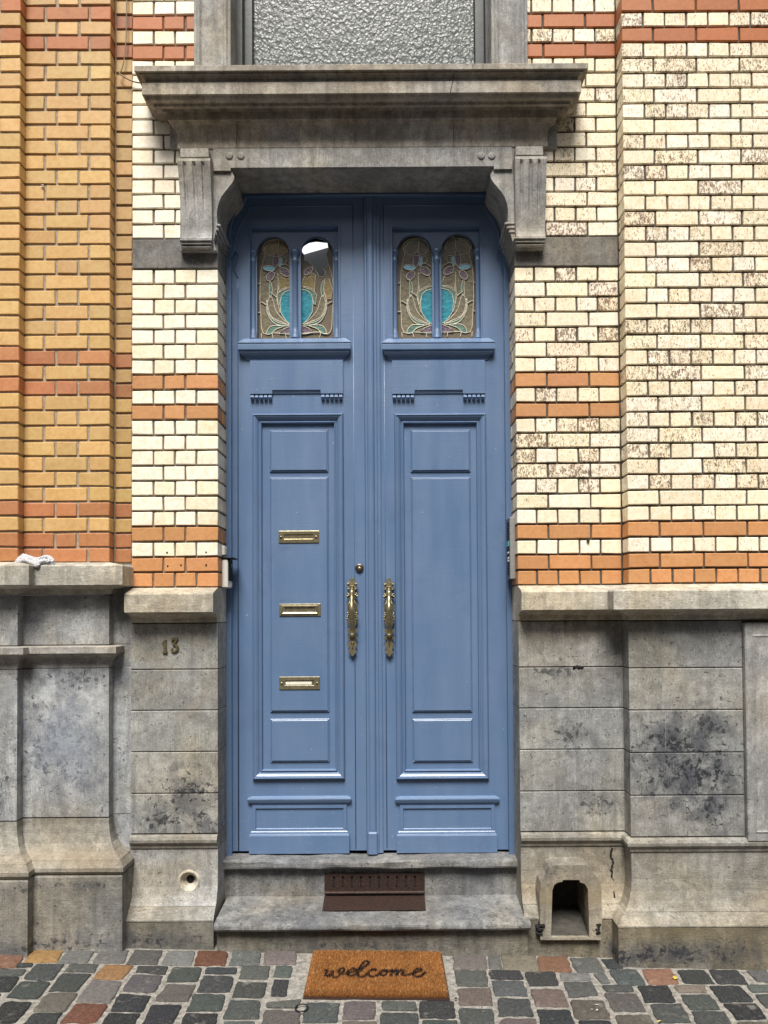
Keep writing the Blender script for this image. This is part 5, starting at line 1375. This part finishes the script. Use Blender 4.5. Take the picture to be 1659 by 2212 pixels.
for k in range(60000):
    u, v = R(), R(); q = mp(u, v); q.z = gz(q.x) + .013
    edge = min(u * .6, (1 - u) * .6, (1 - v) * .4)
    hh_ = U(.004, .0105) * (1 if edge > .01 else .75)
    lean = Vector((U(-1, 1), U(-1, 1), 0)) * .005
    if edge < .012: lean += Vector(((u - .5) * .012, -.006 if v > .95 else 0, 0))
    a_ = U(0, 6.283); wv = Vector((math.cos(a_), math.sin(a_), 0)) * .0009
    t_ = q + lean + Vector((0, 0, hh_))
    if instroke(q.x, q.y): c_ = (.012, .011, .014, 0)
    else:
        s_ = U(.6, 1.25) * (.72 + .5 * (noise.noise(Vector((q.x * 9, q.y * 9, 4))) * .5 + .5)) * (.72 if v > .9 else 1); c_ = (.42 * s_, .19 * s_, .06 * s_, 0)
        if R() < .06: c_ = (.68, .42, .2, 0)
    fb.add([q - wv, q + wv, t_ + wv * .3, t_ - wv * .3], [(0, 1, 2, 3)], c_)
fb.build('coir_pile', 'coir', mt_)
# ------------------------------------------------------------ small litter
mb = MB(); c_ = G((600 + 1156 / 2.37) * .59892, (3390 + 580 / 2.37) * .59892, .012)
ra = (G((600 + 1210 / 2.37) * .59892, (3390 + 580 / 2.37) * .59892, .012) - c_).length
ring_ = [Vector((c_.x + ra * math.cos(t_ * .2618), c_.y + ra * 1.15 * math.sin(t_ * .2618), gz(c_.x) + .012)) for t_ in range(24)]
tube(mb, ring_, .0030, 8, closed=True)
mb.build('hair_tie', 'rubber', None, label='small black elastic ring lying on the cobbles left of the mat', category='hair tie')
def scrap(xd, yd, r_, name, mat_, lab, cat, n=7, asp=1.0):
    q = G(xd, yd, .013); mb = MB(); pts = []
    for k in range(n):
        a_ = 2 * math.pi * k / n; rr_ = r_ * U(.6, 1.1); pts.append((q.x + rr_ * math.cos(a_), q.y + rr_ * asp * math.sin(a_), gz(q.x) + .012 + U(-.001, .004)))
    m = len(pts); V = pts + [(a_, b_3, c_ - .0008) for a_, b_3, c_ in pts] + [(q.x, q.y, gz(q.x) + .015)]
    F = [(i, (i + 1) % m, 2 * m) for i in range(m)] + [(i, (i + 1) % m, m + (i + 1) % m, m + i) for i in range(m)] + [tuple(range(m, 2 * m))]
    mb.add(V, F); mb.build(name, mat_, None, label=lab, category=cat)
k4 = lambda x, y: ((2100 + x / 2.476) * .59892, (3390 + y / 2.476) * .59892)
scrap(*k4(828, 338), .012, 'leaf', 'leaf', 'small yellow leaf on the orange cobble at the right', 'leaf', 9)
scrap(*k4(688, 722), .010, 'paper_scrap', 'leaf', 'yellowish paper scrap at the bottom edge, right of the mat', 'litter', 5, .5)
scrap(*k4(135, 578), .010, 'paper_scrap', 'paper', 'upper white paper scrap on the brown cobble, right of the mat', 'litter', 5, .5)
scrap(*k4(86, 620), .0065, 'paper_scrap', 'paper', 'lower left white paper scrap on the brown cobble, right of the mat', 'litter', 5, .8)
scrap(*k4(132, 622), .0065, 'paper_scrap', 'paper', 'lower right white paper scrap on the brown cobble, right of the mat', 'litter', 5, .8)
scrap((1500 + 342 / 2.37) * .59892, (3390 + 500 / 2.37) * .59892, .006, 'pebble', 'black', 'tiny black chip on the mortar by the front right mat corner', 'pebble', 6)
scrap((1500 + 566 / 2.37) * .59892, (3390 + 575 / 2.37) * .59892, .004, 'pebble', 'black', 'tiny black pebble on the joint below the pink cobble', 'pebble', 6)
# move each root Empty to its base without moving its parts
for o, loc in ROOTS:
    o.location = loc
    for c in list(bpy.data.objects):
        if c.parent is o: c.matrix_parent_inverse = Matrix.Translation(-loc)
